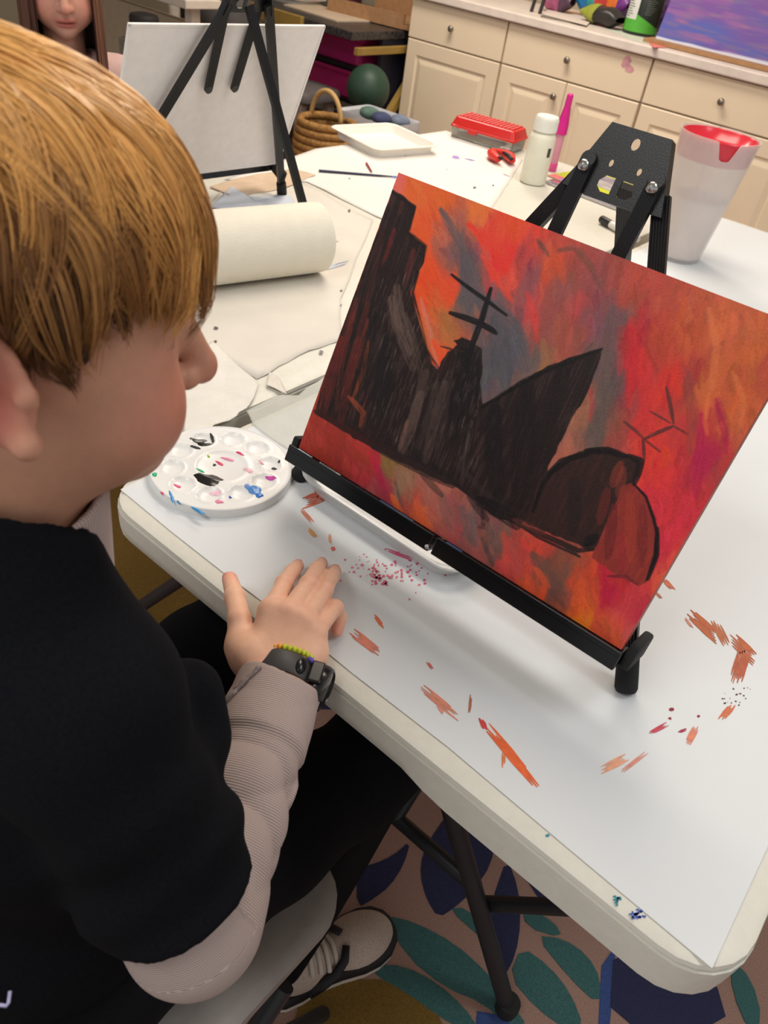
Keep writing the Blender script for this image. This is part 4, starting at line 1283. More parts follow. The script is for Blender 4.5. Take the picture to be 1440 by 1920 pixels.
# magazines behind the easel
for i, (lab, c, ofs, an, th) in enumerate((('bottom grey magazine of the stack behind the easel plate', (168, 160, 166), (0, 0), -4, 0.006), ('pink-edged magazine in the middle of the stack behind the easel', (206, 96, 128), (0.012, 0.008), -2, 0.005),
                                           ('top yellow-green magazine of the stack behind the easel plate', (196, 200, 40), (-0.006, 0.014), -7, 0.004))):
    z0 = 0.7405 + [0, 0.0062, 0.0114][i]
    c0 = np.array([-0.885 + ofs[0], 2.095 + ofs[1], z0])
    R = rot_z(math.radians(an))
    mg = thing('magazine', lab, 'magazine', tuple(c0), 'magazines behind the easel')
    MB().box(c0 + np.array([0, 0, th / 2]), (0.262, 0.20, th - 0.0008), R).build('pages', mat('page_paper', (214, 206, 206), rough=0.8, vary=0.1, scale=200), mg)
    MB().box(c0 + np.array([0, 0, th - 0.0002]), (0.265, 0.203, 0.0004), R).build('front_cover', mat('cover_%d' % i, c, rough=0.3, vary=0.1, scale=10), mg)
    if i == 2:
        pcs = [((-0.02, -0.083, 0.22, 0.034), (226, 110, 120)), ((-0.07, -0.09, 0.05, 0.016), (120, 120, 200)), ((0.045, -0.088, 0.07, 0.02), (232, 150, 110)), ((0.02, 0.02, 0.16, 0.10), (176, 168, 166)), ((0.09, -0.02, 0.05, 0.07), (120, 60, 96)), ((-0.03, 0.06, 0.1, 0.05), (150, 140, 150))]
        for k, ((x, y, w, h), cc) in enumerate(pcs):
            MB().box(c0 + R @ np.array([x, y, th + 0.0002 + 0.0001 * k]), (w, h, 0.0003), R).build('cover_print', mat('print_%d' % k, cc, rough=0.3, vary=0.25, scale=30), mg)

# marker behind the easel
mk = np.array([-0.752, 1.842, 0.7505])
o_t = thing('marker_pen', 'black-capped white marker lying behind the easel legs', 'marker', tuple(mk))
dm = np.array([0.9, -0.35, 0])
dm /= np.linalg.norm(dm)
MB().lathe([(0, 0), (0.0085, 0), (0.0095, 0.002), (0.0095, 0.036), (0, 0.036)], mk - dm * 0.02, 20, tuple(dm)).build('cap', mat('black_cap', (36, 36, 38), rough=0.4), o_t, smooth=40)
MB().lathe([(0, 0.034), (0.0088, 0.034), (0.0088, 0.13), (0.006, 0.134), (0, 0.134)], mk - dm * 0.02, 20, tuple(dm)).build('barrel', mat('white_barrel', (222, 220, 212), rough=0.4), o_t, smooth=40)

# thin brushes on the far sheet
for nm, lab, p0, p1, r_, c in (('paint_brush', 'thin dark blue paint brush lying before the foam tray', (598, 320), (735, 331), 0.0026, (44, 48, 78)), ('red_stick', 'short thin dark red crayon before the foam tray', (687, 306), (697, 322), 0.0022, (160, 44, 50))):
    a, c_ = at_z(*p0, 0.7445), at_z(*p1, 0.7445)
    t = thing(nm, lab, 'brush' if 'brush' in nm else 'crayon', tuple(a))
    d = (c_ - a)
    MB().tube([a, a + d * 0.3, a + d * 0.8, c_], [r_ * 1.3, r_ * 1.2, r_, r_ * 0.7], 10).build('handle', mat('stick_' + nm, c, rough=0.4), t, smooth=50)
    if 'brush' in nm:
        MB().tube([c_, c_ + d * 0.05, c_ + d * 0.09], [0.002, 0.0026, 0.0004], 10).build('bristles', mat('bristle', (120, 130, 200), rough=0.8), t, smooth=50)

# pitcher with red funnel lid
pt = np.array([-0.556, 1.818, 0.7405])
pit = thing('water_pitcher', 'large frosted plastic pitcher with red funnel lid', 'pitcher', tuple(pt))
M_FROST = mat('frosted_plastic', (236, 228, 224), rough=0.3, vary=0.03, scale=20, alpha=0.36)
nA = 96
na_dir = math.atan2(-0.92, 0.62)       # spout side
rows = []
Hp = 0.262


def prow(f, inner):
    out = []
    for k in range(nA + 1):
        a = 2 * math.pi * k / nA
        da = (a - na_dir + math.pi) % (2 * math.pi) - math.pi
        notch = 0.036 * min(1, max(0, (0.27 - abs(da)) / 0.15))
        spout = 0.006 * math.exp(-(da / 0.25) ** 2)
        top = Hp - notch
        z = 0.004 + (top - 0.004) * f if not inner else 0.008 + (top - 0.008) * f
        r_ = 0.054 + 0.030 * (z / Hp) + spout * (z / Hp) ** 6 - (0.0022 if inner else 0)
        out.append((pt[0] + r_ * math.cos(a), pt[1] + r_ * math.sin(a), pt[2] + z))
    return out


fs_ = [0, 0.1, 0.25, 0.4, 0.435, 0.45, 0.47, 0.6, 0.75, 0.88, 0.95, 1.0]
b = MB()
grid = [prow(f, False) for f in fs_] + [prow(f, True) for f in fs_[::-1]]
b.grid(np.array(grid)[:, ::-1])
b.lathe([(0, 0.0), (0.050, 0.0), (0.0535, 0.002), (0.0543, 0.0045)], pt, nA)
b.lathe([(0, 0.008), (0.0525, 0.008)][::-1], pt, nA)
b.build('pitcher_body', M_FROST, pit, smooth=50)
MB().lathe([(0, 0.010), (0.0515, 0.010), (0.0655, 0.135), (0, 0.135)], pt, 48).build('milky_water', mat('milky_water', (226, 212, 204), rough=0.2, vary=0.02), pit, smooth=40)
M_LID = mat('red_lid_plastic', (206, 46, 62), rough=0.2, vary=0.02)
b = MB()
rows = []
for (r_, z) in ((0.0745, 0.212), (0.0765, 0.216), (0.0795, 0.252), (0.0800, 0.257), (0.0782, 0.259), (0.0755, 0.256), (0.066, 0.240), (0.050, 0.233), (0.034, 0.230), (0.016, 0.228), (0.0005, 0.228)):
    row = []
    for k in range(65):
        a = 2 * math.pi * k / 64
        da = (a - na_dir - 0.5 + math.pi) % (2 * math.pi) - math.pi
        ridge = 0.020 * math.exp(-(da / 0.3) ** 2) * math.exp(-((r_ - 0.045) / 0.022) ** 2) if z < 0.262 and r_ < 0.074 and z > 0.22 else 0
        row.append((pt[0] + r_ * math.cos(a), pt[1] + r_ * math.sin(a), pt[2] + z + ridge))
    rows.append(row)
b.grid(np.array(rows)[:, ::-1])
b.build('funnel_lid', M_LID, pit, smooth=50)

# ------------------------------------------------------------------ base cabinets along the back wall
M_CREAM = mat('cream_cabinet', (238, 220, 192), rough=0.42, vary=0.02, scale=6)
M_KNOB = mat('brushed_nickel', (150, 142, 132), rough=0.3, metal=0.9)
YF = 3.83


def knob(x, z, parent):
    MB().lathe([(0, 0.030), (0.010, 0.029), (0.015, 0.024), (0.0155, 0.019), (0.011, 0.013), (0.006, 0.009), (0.0075, 0.0), (0.0, 0.0)][::-1], (x, YF, z), 20, (0, -1, 0)).build('knob', M_KNOB, parent, smooth=50)


def raised_door(x0, x1, z0, z1, parent, kx):
    b = MB()
    cx, cz, w, h = (x0 + x1) / 2, (z0 + z1) / 2, x1 - x0, z1 - z0

    def rg(ins, y):
        return [(cx - w / 2 + ins, y, cz - h / 2 + ins), (cx + w / 2 - ins, y, cz - h / 2 + ins), (cx + w / 2 - ins, y, cz + h / 2 - ins), (cx - w / 2 + ins, y, cz + h / 2 - ins)]
    L = [rg(0, YF + 0.02), rg(0, YF + 0.004), rg(0.004, YF), rg(0.068, YF), rg(0.074, YF + 0.007), rg(0.080, YF + 0.008), rg(0.105, YF + 0.001), rg(0.110, YF + 0.0005)]
    vs = [p for r_ in L for p in r_]
    fs = [tuple(range(4))[::-1], tuple(range(len(vs) - 4, len(vs)))]
    for i in range(len(L) - 1):
        for j in range(4):
            fs.append((i * 4 + j, i * 4 + (j + 1) % 4, i * 4 + 4 + (j + 1) % 4, i * 4 + 4 + j))
    b.add(vs, fs)
    d = b.build('door', M_CREAM, parent)
    if kx is not None:
        knob(kx, z1 - 0.07, d)


units = [(-2.985, -2.372, 1, 'cream base cabinet at the left end of the counter'), (-2.368, -1.584, 2, 'cream base cabinet with pink paint splash on its drawer'), (-1.580, -0.796, 2, 'cream base cabinet behind the red-lidded pitcher'), (-0.792, -0.008, 2, 'cream base cabinet at the right end of the counter')]
for x0, x1, nd, lab in units:
    cab = thing('base_cabinet', lab, 'cabinet', ((x0 + x1) / 2, YF + 0.3, 0), 'cream base cabinets')
    b = MB()
    b.box(((x0 + x1) / 2, YF + 0.322, 0.485), (x1 - x0, 0.60, 0.77))
    b.box(((x0 + x1) / 2, YF + 0.36, 0.05), (x1 - x0, 0.53, 0.10))
    b.build('carcass', mat('cabinet_side', (198, 182, 158), rough=0.5), cab)
    dr = MB().box(((x0 + x1) / 2, YF + 0.010, 0.776), (x1 - x0 - 0.006, 0.02, 0.176), None, 0.004).build('drawer', M_CREAM, cab)
    knob((x0 + x1) / 2 - (0.03 if x0 > -2 else 0.02), 0.775, dr)
    if 'splash' in lab:
        b = MB()
        q = random.Random(4)
        for k in range(9):
            px, py = 1176 + q.gauss(0, 5), 118 + k * 2.5 - 8
            c = at_y(px, py, YF)
            b.prism([(c[0] + (0.008 + 0.012 * q.random()) * math.cos(t), c[2] + (0.006 + 0.012 * q.random()) * math.sin(t)) for t in np.linspace(0, 6.28, 9)[:-1]], 0, 0.0006 + k * 0.00005, R=np.array([[1, 0, 0], [0, 0, -1], [0, 1, 0]]), o=(0, YF - 0.0002, 0))
        b.build('paint_splash', mat('pink_splash', (216, 160, 168), rough=0.5, vary=0.2, scale=40), dr)['label'] = 'pale pink dried paint splash'
    w = (x1 - x0 - 0.006) / nd
    for k in range(nd):
        a = x0 + 0.003 + k * w
        kx = (a + w - 0.045) if (k == 0 and nd == 2) else ((a + 0.045) if nd == 2 else None)
        raised_door(a + 0.0015, a + w - 0.0015, 0.105, 0.682, cab, kx)
b = MB()
b.box((-1.5, YF + 0.297, 0.890), (3.02, 0.645, 0.040), None, 0.006)
ct = b.build('countertop', mat('counter_laminate', (228, 216, 206), rough=0.4, vary=0.08, scale=14), loc=(-1.5, YF + 0.3, 0.89))
tag(ct, 'long pale laminate countertop over the cream cabinets', 'countertop')
CZ = 0.9105

# purple painting leaning on the counter
pp = Plane((-1.655, 3.955, CZ + 0.017), 0.0, math.radians(14))
pt_t = thing('purple_painting', 'purple and blue abstract painting standing on the counter', 'painting', tuple(pp.B))
n1, n2 = 260, 200
u_ = np.linspace(0, 0.61, n1)
s_ = np.linspace(0, 0.46, n2)
gx, gy = np.meshgrid(u_, s_)


def slant(n, k):
    return np.stack([np.roll(n[r], int(r * k)) for r in range(n2)])[:, :n1]


nA_ = slant(noise2((n2, n1 + 200), 44, 41, (1.6, 0.8)), -0.9)
nB_ = slant(noise2((n2, n1 + 200), 16, 42, (2.6, 0.45)), -1.1)
nC_ = slant(noise2((n2, n1 + 200), 7, 43, (4.0, 0.45)), -1.2)
c1, c2, c3, c4_ = np.array([124, 86, 160.]), np.array([92, 100, 178.]), np.array([158, 104, 160.]), np.array([130, 112, 150.])
cc = c1 + (c2 - c1) * np.clip((0.85 - gy / 0.46 * 2.2 + (nA_ - 0.5) * 1.6), 0, 1)[..., None]
cc = cc + (c3 - cc) * np.clip((nB_ - 0.5) * 1.8, 0, 0.7)[..., None] + (c4_ - cc) * np.clip((nC_ - 0.5) * 1.6, 0, 0.6)[..., None]
edge_w = np.clip((0.014 + 0.008 * (nB_ - 0.5) - gy) / 0.006, 0, 1)[..., None]
cc = cc * (1 - edge_w) + np.array([214, 216, 232.]) * edge_w
Pg = pp.B + gx[..., None] * pp.U + gy[..., None] * pp.V + 0.0005 * pp.N
ii = np.arange(n1 * n2).reshape(n2, n1)
me = np_mesh('painted_face', Pg.reshape(-1, 3), np.stack([ii[:-1, :-1], ii[:-1, 1:], ii[1:, 1:], ii[1:, :-1]], -1).reshape(-1, 4))
set_colors(me, lin_np(np.clip(cc, 0, 255).reshape(-1, 3)))
link_mesh('painted_face', me, M_PAINTED, pt_t, smooth=True)
MB().box(pp.p(0.305, 0.23, -0.009), (0.61, 0.46, 0.018), pp.R, 0.001).build('stretched_canvas', M_CANVAS, pt_t)
cb = thing('cardboard_sheet', 'brown corrugated cardboard under the purple painting', 'cardboard', (-1.35, 4.0, CZ))
M_CARD = mat('corrugated_card', (168, 128, 90), rough=0.9, vary=0.12, scale=40)
MB().box((-1.345, 4.03, CZ + 0.009), (0.68, 0.28, 0.015), rot_z(0.0), 0.001).build('board', M_CARD, cb)
MB().box((-1.30, 3.893, CZ + 0.008), (0.30, 0.004, 0.011)).build('dark_fold', mat('dark_card', (92, 64, 44), rough=0.9), cb)  # darker brown strip along the front edge of the board

# tub, jar, bags and papers on the counter
tb = np.array([-1.815, 4.115, CZ])
tub = thing('black_paint_tub', 'black tub with green swoosh and white label on the counter', 'tub', tuple(tb))
MB().lathe([(0, 0), (0.074, 0), (0.078, 0.004), (0.079, 0.012), (0.0785, 0.20), (0.060, 0.225), (0.052, 0.228), (0, 0.228)], tb, 48).build('tub_body', mat('black_tub', (34, 40, 36), rough=0.35), tub, smooth=40)


def wrap(name, a0, a1, zlo, zhi, r_, m, parent, c=tb):
    P = []
    for k in range(21):
        a = a0 + (a1 - a0) * k / 20
        lo = zlo(k / 20) if callable(zlo) else zlo
        hi = zhi(k / 20) if callable(zhi) else zhi
        P.append([(c[0] + r_ * math.cos(a), c[1] + r_ * math.sin(a), c[2] + lo + (hi - lo) * t) for t in (0, 0.5, 1)])
    b = MB()
    b.grid(np.array(P)[::1])
    o = b.build(name, m, parent, smooth=True)
    return o


va = math.atan2(-tb[1], -tb[0])
wrap('green_band', va - 1.35, va + 1.5, 0.014, lambda t: 0.040 + 0.055 * max(0, min(1, (1 - t) * 1.6 - 0.25)), 0.0794, mat('green_label', (84, 170, 60), rough=0.4), tub)
wrap('white_label', va - 1.25, va - 0.38, 0.062, 0.160, 0.0797, mat('label_white', (214, 216, 212), rough=0.5), tub)
for k in range(9):
    wrap('label_line', va - 1.15, va - 0.85 + 0.25 * ((k * 37) % 10) / 10, 0.070 + 0.0098 * k, 0.0735 + 0.0098 * k, 0.0799, mat('label_ink', (80, 92, 84), rough=0.6), tub)
for k in range(8):
    wrap('label_line', va + 0.05, va + 0.45 + 0.25 * ((k * 53) % 10) / 10, 0.088 + 0.0085 * k, 0.0908 + 0.0085 * k, 0.0797, mat('label_grey', (104, 112, 106), rough=0.6), tub)
MB().lathe([(0, 0.262), (0.05, 0.262), (0.055, 0.258), (0.055, 0.228), (0, 0.228)][::-1], tb, 40).build('screw_cap', mat('black_tub_cap', (28, 28, 30), rough=0.4), tub, smooth=40)

jr = np.array([-1.655, 4.245, CZ])
jar = thing('brown_jar', 'brown plastic-wrapped jar between black tub and purple painting', 'jar', tuple(jr))
MB().lathe([(0, 0), (0.06, 0), (0.068, 0.01), (0.070, 0.06), (0.066, 0.12), (0.05, 0.16), (0.03, 0.175), (0, 0.176)], jr, 32).build('jar_body', mat('brown_glass', (96, 56, 38), rough=0.25, vary=0.25, scale=30), jar, smooth=40)
b = MB()
q = random.Random(9)
P = np.array([[(jr[0] + (0.078 + 0.012 * q.random()) * math.cos(a), jr[1] + (0.078 + 0.012 * q.random()) * math.sin(a), jr[2] + z + 0.008 * q.random()) for z in (0.0, 0.03, 0.06, 0.09)] for a in np.linspace(va - 1.5, va + 1.5, 15)])
b.grid(P)
b.build('plastic_wrap', mat('grey_wrap', (128, 122, 120), rough=0.2, vary=0.3, scale=60, alpha=0.55), jar, smooth=True)


def crumple(name, lab, cat, c, s, m_list, seed, ang=0.0):
    """soft packet: pillow with pinched ends, several colour panels as separate parts"""
    q = np.random.default_rng(seed)
    t = thing(name, lab, cat, c)
    n = len(m_list)
    for k, (m, u0, u1) in enumerate(m_list):
        rows = []
        for i in range(9):
            u = u0 + (u1 - u0) * i / 8
            row = []
            for j in range(17):
                a = 2 * math.pi * j / 16
                pin = (1 - abs(2 * u - 1) ** 3 * 0.7)
                x = (u - 0.5) * s[0]
                y = s[1] / 2 * math.cos(a) * (1 + 0.12 * math.sin(9 * u + 3 * a + seed))
                z = s[2] / 2 * (1 + math.sin(a) * pin * (1 + 0.10 * math.sin(13 * u + 2 * a + seed * 2)))
                p = rot_z(ang) @ np.array([x, y, z])
                row.append(np.array(c) + p)
            rows.append(row)
        MB().grid(np.array(rows)).build('packet_panel', m, t, smooth=True)
    return t


mm = lambda n, c, v=0.2: mat(n, c, rough=0.35, vary=v, scale=40)
crumple('craft_packet', 'rainbow coloured craft packet on the counter behind the peach drawing', 'packet', (-2.10, 4.26, CZ), (0.32, 0.10, 0.19), [(mm('pk_blue', (40, 120, 176)), 0, .28), (mm('pk_teal', (50, 150, 150)), .28, .4), (mm('pk_red', (206, 64, 60)), .4, .62), (mm('pk_orange', (226, 120, 50)), .62, .8), (mm('pk_purple', (120, 60, 140)), .8, 1)], 2, -0.1)
crumple('graffiti_packet', 'packet with curly purple and yellow print behind the black tub', 'packet', (-1.86, 4.33, CZ), (0.20, 0.09, 0.26), [(mm('gp_a', (150, 140, 190), .5), 0, .35), (mm('gp_b', (196, 180, 90), .5), .35, .65), (mm('gp_c', (120, 90, 150), .5), .65, 1)], 5, 0.05)
crumple('black_packet', 'black packet with lime green patch lying beside the black tub', 'packet', (-2.01, 4.10, CZ), (0.22, 0.11, 0.085), [(mm('bp_g', (148, 154, 60), .15), 0, .38), (mm('bp_k', (46, 44, 42), .2), .38, 1)], 7, -0.12)
crumple('pink_packet', 'crumpled mauve packet at the counter edge left of the peach drawing', 'packet', (-2.33, 4.20, CZ), (0.16, 0.10, 0.12), [(mm('pp_a', (170, 90, 130), .25), 0, .6), (mm('pp_b', (84, 60, 80), .25), .6, 1)], 8, 0.2)
P = [(1018, 27), (1038, 6), (1122, 24), (1100, 48)]
q3 = [at_z(x, y, 0.918) for x, y in P]
b = MB()
b.prism([(p[0], p[1]) for p in q3], 0.9180, 0.9186)
dr_t = thing('peach_drawing', 'white sheet with a peach blob drawing on the counter', 'drawing', tuple(np.mean(q3, 0)))
b.build('paper', mat('drawing_paper', (222, 208, 198), rough=0.7), dr_t)
cq = at_z(1065, 22, 0.919)
MB().prism([(cq[0] + 0.10 * math.cos(t) * (1 + .2 * math.sin(3 * t)), cq[1] + 0.07 * math.sin(t)) for t in np.linspace(0, 6.28, 19)[:-1]], 0.9186, 0.9190).build('peach_blob', mat('peach_paint', (226, 180, 140), rough=0.6), dr_t)
MB().box((-2.16, 4.0, CZ + 0.0038), (0.20, 0.20, 0.007), rot_z(0.3)).build('backing_board', mat('grey_board', (120, 112, 104), rough=0.8), dr_t)
b = MB()
b.prism([tuple(at_z(x, y, CZ)[:2]) for x, y in ((1140, 56), (1195, 50), (1262, 78), (1240, 88), (1190, 76))], CZ, CZ + 0.001)
tag(b.build('pale_sheet', mat('pale_green_paper', (204, 210, 196), rough=0.7), loc=tuple(at_z(1200, 66, CZ))), 'pale paper sheet under the black tub on the counter', 'paper')
b = MB()
b.prism([tuple(at_z(x, y, CZ)[:2]) for x, y in ((1215, 80), (1240, 80), (1250, 90), (1225, 90))], CZ + 0.0012, CZ + 0.002)
tag(b.build('pink_scrap', mat('pink_scrap', (226, 130, 120), rough=0.7), loc=tuple(at_z(1230, 85, CZ))), 'small pink paper scrap at the counter edge below the tub', 'paper')
ho = at_z(996, 22, CZ)
hb = thing('dark_clip', 'small dark two-legged clip on the counter edge', 'clip', tuple(ho))
for dx in (0, 0.05):
    MB().tube([ho + np.array([dx, 0.0, 0.0]), ho + np.array([dx + 0.006, 0.01, 0.09])], 0.009, 10).build('prong', mat('dark_plastic', (46, 42, 44), rough=0.5), hb, smooth=40)

# ------------------------------------------------------------------ cluttered desk left of the cabinets
M_MARBLE = mat('dark_marbled_laminate', (58, 54, 55), rough=0.3, vary=0.9, scale=60)
DZ = 0.70
dk = thing('craft_desk', 'dark marbled craft desk left of the cream cabinets', 'desk', (-3.75, 3.9, 0))
MB().box((-3.80, 3.93, DZ - 0.02), (1.50, 0.96, 0.04), None, 0.004).build('desktop', M_MARBLE, dk)
M_OLIVE = mat('yellow_pine', (156, 126, 62), rough=0.6, vary=0.12, scale=15)
MB().box((-3.95, 3.44, DZ - 0.03), (1.10, 0.03, 0.07), None, 0.003).build('front_rail', M_OLIVE, dk)
MB().box((-3.03, 3.70, DZ - 0.085), (0.03, 0.46, 0.035), None, 0.003).build('side_rail', M_OLIVE, dk)
for lx in (-4.48, -3.12):
    for ly in (3.52, 4.35):
        if lx < -4 or ly > 4:
            MB().box((lx, ly, (DZ - 0.04) / 2), (0.05, 0.05, DZ - 0.04), None, 0.004).build('leg', mat('dark_wood', (44, 36, 34), rough=0.6), dk)
MB().box((-3.065, 4.0, 0.33), (0.02, 0.58, 0.66)).build('side_panel', mat('navy_board', (22, 22, 38), rough=0.6), dk)
b = MB()
b.tube([(-3.02, 3.55, 0.02), (-3.02, 4.05, 0.58)], 0.028, 4)
b.build('slanted_strut', M_OLIVE, dk)
# drawers, bins and balls under and on the desk
for i, (z0, z1, lab) in enumerate(((0.50, 0.635, 'magenta plastic bin on the upper shelf under the desk'), (0.33, 0.465, 'magenta plastic bin on the lower shelf under the desk'))):
    t = thing('magenta_bin', lab, 'bin', (-3.44, 3.9, z0), 'magenta bins under the desk')
    b = MB()
    rr_tray(b, -3.44, 3.90, z0, 0.50, 0.40, z1 - z0, 0.04, th=0.006, rim=0.012, flare=0.92)
    b.build('bin_body', mat('magenta_plastic', (196, 40, 116), rough=0.4), t, smooth=40)
sh = thing('black_shelf', 'black two-tier shelf rack under the desk', 'shelf', (-3.44, 3.9, 0))
for z in (0.488, 0.318):
    MB().box((-3.44, 3.90, z), (0.60, 0.44, 0.02)).build('shelf_board', mat('black_laminate', (26, 24, 28), rough=0.5), sh)
for lx in (-3.73, -3.15):
    for ly in (3.69, 4.11):
        MB().box((lx, ly, 0.25), (0.018, 0.018, 0.50)).build('post', mat('black_laminate', (26, 24, 28)), sh)
gb = at_y(690, 166, 3.50)
crt = thing('dark_crate', 'dark crate under the green ball below the desk', 'crate', (gb[0], gb[1], 0))
MB().box((gb[0], gb[1], (gb[2] - 0.126) / 2), (0.24, 0.22, gb[2] - 0.126), None, 0.008).build('crate_body', mat('crate_dark', (34, 32, 38), rough=0.7), crt)
MB().box((gb[0], gb[1], gb[2] - 0.122), (0.25, 0.23, 0.012), None, 0.004).build('crate_lid', mat('crate_lid', (44, 40, 46), rough=0.7), crt)
tag(MB().ball(gb, 0.115, 32).build('green_ball', mat('dark_green_rubber', (44, 70, 56), rough=0.5), smooth=True, loc=tuple(gb)), 'dark green ball under the desk', 'ball')
bk_ = thing('blue_storage_box', 'dark blue storage box under the right end of the desk', 'box', (-3.0, 4.1, 0.45))
MB().box((-3.07, 4.12, 0.50), (0.16, 0.34, 0.22), None, 0.01).build('box_body', mat('navy_plastic', (30, 36, 70), rough=0.4), bk_)
MB().box((-3.07, 4.12, 0.62), (0.17, 0.35, 0.02), None, 0.006).build('box_lid', mat('navy_lid', (36, 44, 84), rough=0.4), bk_)
mb_ = thing('maroon_bag', 'dark maroon fabric bag on the floor under the desk', 'bag', (-3.27, 3.60, 0.0))
MB().ball((-3.27, 3.60, 0.13), (0.13, 0.09, 0.13), 24).build('bag_body', mat('maroon_fabric', (76, 44, 48), rough=0.9, vary=0.1), mb_, smooth=True)
# white storage bin with scraps
wbn = at_y(697, 230, 3.22)
wt_ = thing('white_storage_bin', 'white open storage bin with scraps behind the basket', 'bin', (wbn[0], wbn[1], 0))
b = MB()
rr_tray(b, wbn[0], wbn[1] + 0.05, 0.0, 0.36, 0.26, max(0.12, wbn[2] + 0.03), 0.03, th=0.005, rim=0.012, flare=0.9)
b.build('bin_body', mat('grey_white_plastic', (196, 198, 204), rough=0.4), wt_, smooth=40)
for k, (dx, dy, c) in enumerate(((-0.08, 0.02, (92, 120, 110)), (0.02, 0.0, (70, 76, 110)), (0.09, 0.06, (120, 130, 150)))):
    o = MB().ball((wbn[0] + dx, wbn[1] + 0.05 + dy, max(0.12, wbn[2] + 0.03) - 0.01), (0.055, 0.05, 0.03), 14).build('fabric_scrap', mat('scrap_%d' % k, c, rough=0.9, vary=0.2), loc=(wbn[0] + dx, wbn[1] + dy, 0.1), smooth=True)
    tag(o, ['teal green fabric scrap in the white storage bin', 'navy fabric scrap in the middle of the white storage bin', 'pale blue fabric scrap in the white storage bin'][k], 'fabric', 'scraps in the white bin')
# wicker basket
bkt = at_y(612, 250, 3.02)
bs = thing('wicker_basket', 'tan wicker basket with hooped handle under the desk', 'basket', (bkt[0], bkt[1], 0))
M_WICK = mat('wicker', (158, 116, 62), rough=0.8, vary=0.35, scale=60, bump=0.8, bscale=120)
zt = max(0.14, bkt[2] + 0.05)
b = MB()
for k in range(12):
    z = 0.012 + (zt - 0.012) * k / 11
    r_ = 0.115 + 0.035 * math.sin(math.pi * k / 13)
    b.tube([(bkt[0] + r_ * math.cos(a) * (1 + 0.02 * math.sin(12 * a + math.pi * k)), bkt[1] + r_ * math.sin(a), z) for a in np.linspace(0, 2 * math.pi, 37)], (zt / 20), 6, caps=False)
b.lathe([(0, 0.004), (0.11, 0.004), (0.112, 0.02)], (bkt[0], bkt[1], 0), 24)
b.build('woven_wall', M_WICK, bs, smooth=True)
b = MB()
b.tube([(bkt[0] - 0.03 + 0.10 * math.cos(a), bkt[1] + 0.02, zt + 0.13 * math.sin(a)) for a in np.linspace(0, math.pi, 15)], 0.012, 8)
b.build('hoop_handle', mat('pale_cane', (196, 160, 104), rough=0.7), bs, smooth=True)
# grey stool
sp = at_y(580, 172, 3.42)
stl = thing('grey_stool', 'grey padded stool seen behind the blank canvas', 'stool', (sp[0], sp[1], 0))
zt = max(0.3, sp[2])
b = MB()
loft(b, [[(x, y, z) for x, y in round_rect(sp[0] - 0.17 + i, sp[0] + 0.13 - i, sp[1] - 0.17 + i, sp[1] + 0.15 - i, 0.06)] for i, z in ((0.03, zt + 0.03), (0.008, zt + 0.022), (0, zt), (0.004, zt - 0.025), (0.02, zt - 0.03))])
b.build('seat', mat('grey_vinyl', (104, 98, 98), rough=0.5), stl, smooth=40)
for dx in (-0.12, 0.06):
    for dy in (-0.12, 0.1):
        MB().box((sp[0] + dx, sp[1] + dy, (zt - 0.03) / 2), (0.05, 0.05, zt - 0.03), None, 0.006).build('leg', mat('speckled_grey', (158, 140, 130), rough=0.8, vary=0.3, scale=80), stl)
# on the desk
t = thing('cardboard_tray', 'open tan cardboard tray on the craft desk', 'cardboard', (-3.3, 4.0, DZ))
MB().box((-3.30, 4.04, DZ + 0.015), (0.52, 0.40, 0.02), rot_z(0.12), 0.003).build('tray_base', M_CARD, t)
MB().box((-3.31, 3.84, DZ + 0.04), (0.52, 0.012, 0.07), rot_z(0.12)).build('tray_wall', M_CARD, t)
MB().box((-3.30, 4.24, DZ + 0.06), (0.52, 0.012, 0.10), rot_z(0.12)).build('tray_wall', M_CARD, t)
t = thing('craft_paper_stack', 'pale sheet of craft paper lying flat on the dark desk', 'paper', (-3.55, 3.75, DZ))
MB().box((-3.50, 3.74, DZ + 0.004), (0.44, 0.28, 0.008), rot_z(-0.06), 0.001).build('sheets', mat('cream_sheets', (206, 186, 162), rough=0.8), t)
t = thing('bead_tray', 'white oval tray of colourful beads at the back of the craft desk', 'tray', (-3.95, 3.85, DZ))
b = MB()
rr_tray(b, -3.93, 3.84, DZ, 0.46, 0.30, 0.03, 0.09, th=0.004, rim=0.012, flare=0.9)
b.build('tray_body', mat('tray_white', (206, 200, 190), rough=0.4), t, smooth=40)
q = random.Random(21)
for nm, c in (('beads_red', (186, 60, 50)), ('beads_green', (60, 120, 70)), ('beads_blue', (60, 80, 150))):
    b = MB()
    for k in range(22):
        b.ball((-3.93 + q.uniform(-.17, .17), 3.84 + q.uniform(-.09, .09), DZ + 0.016), 0.014, 8)
    o = b.build('beads', mat(nm, c, rough=0.4), t, smooth=True)
    o['kind'] = 'stuff'
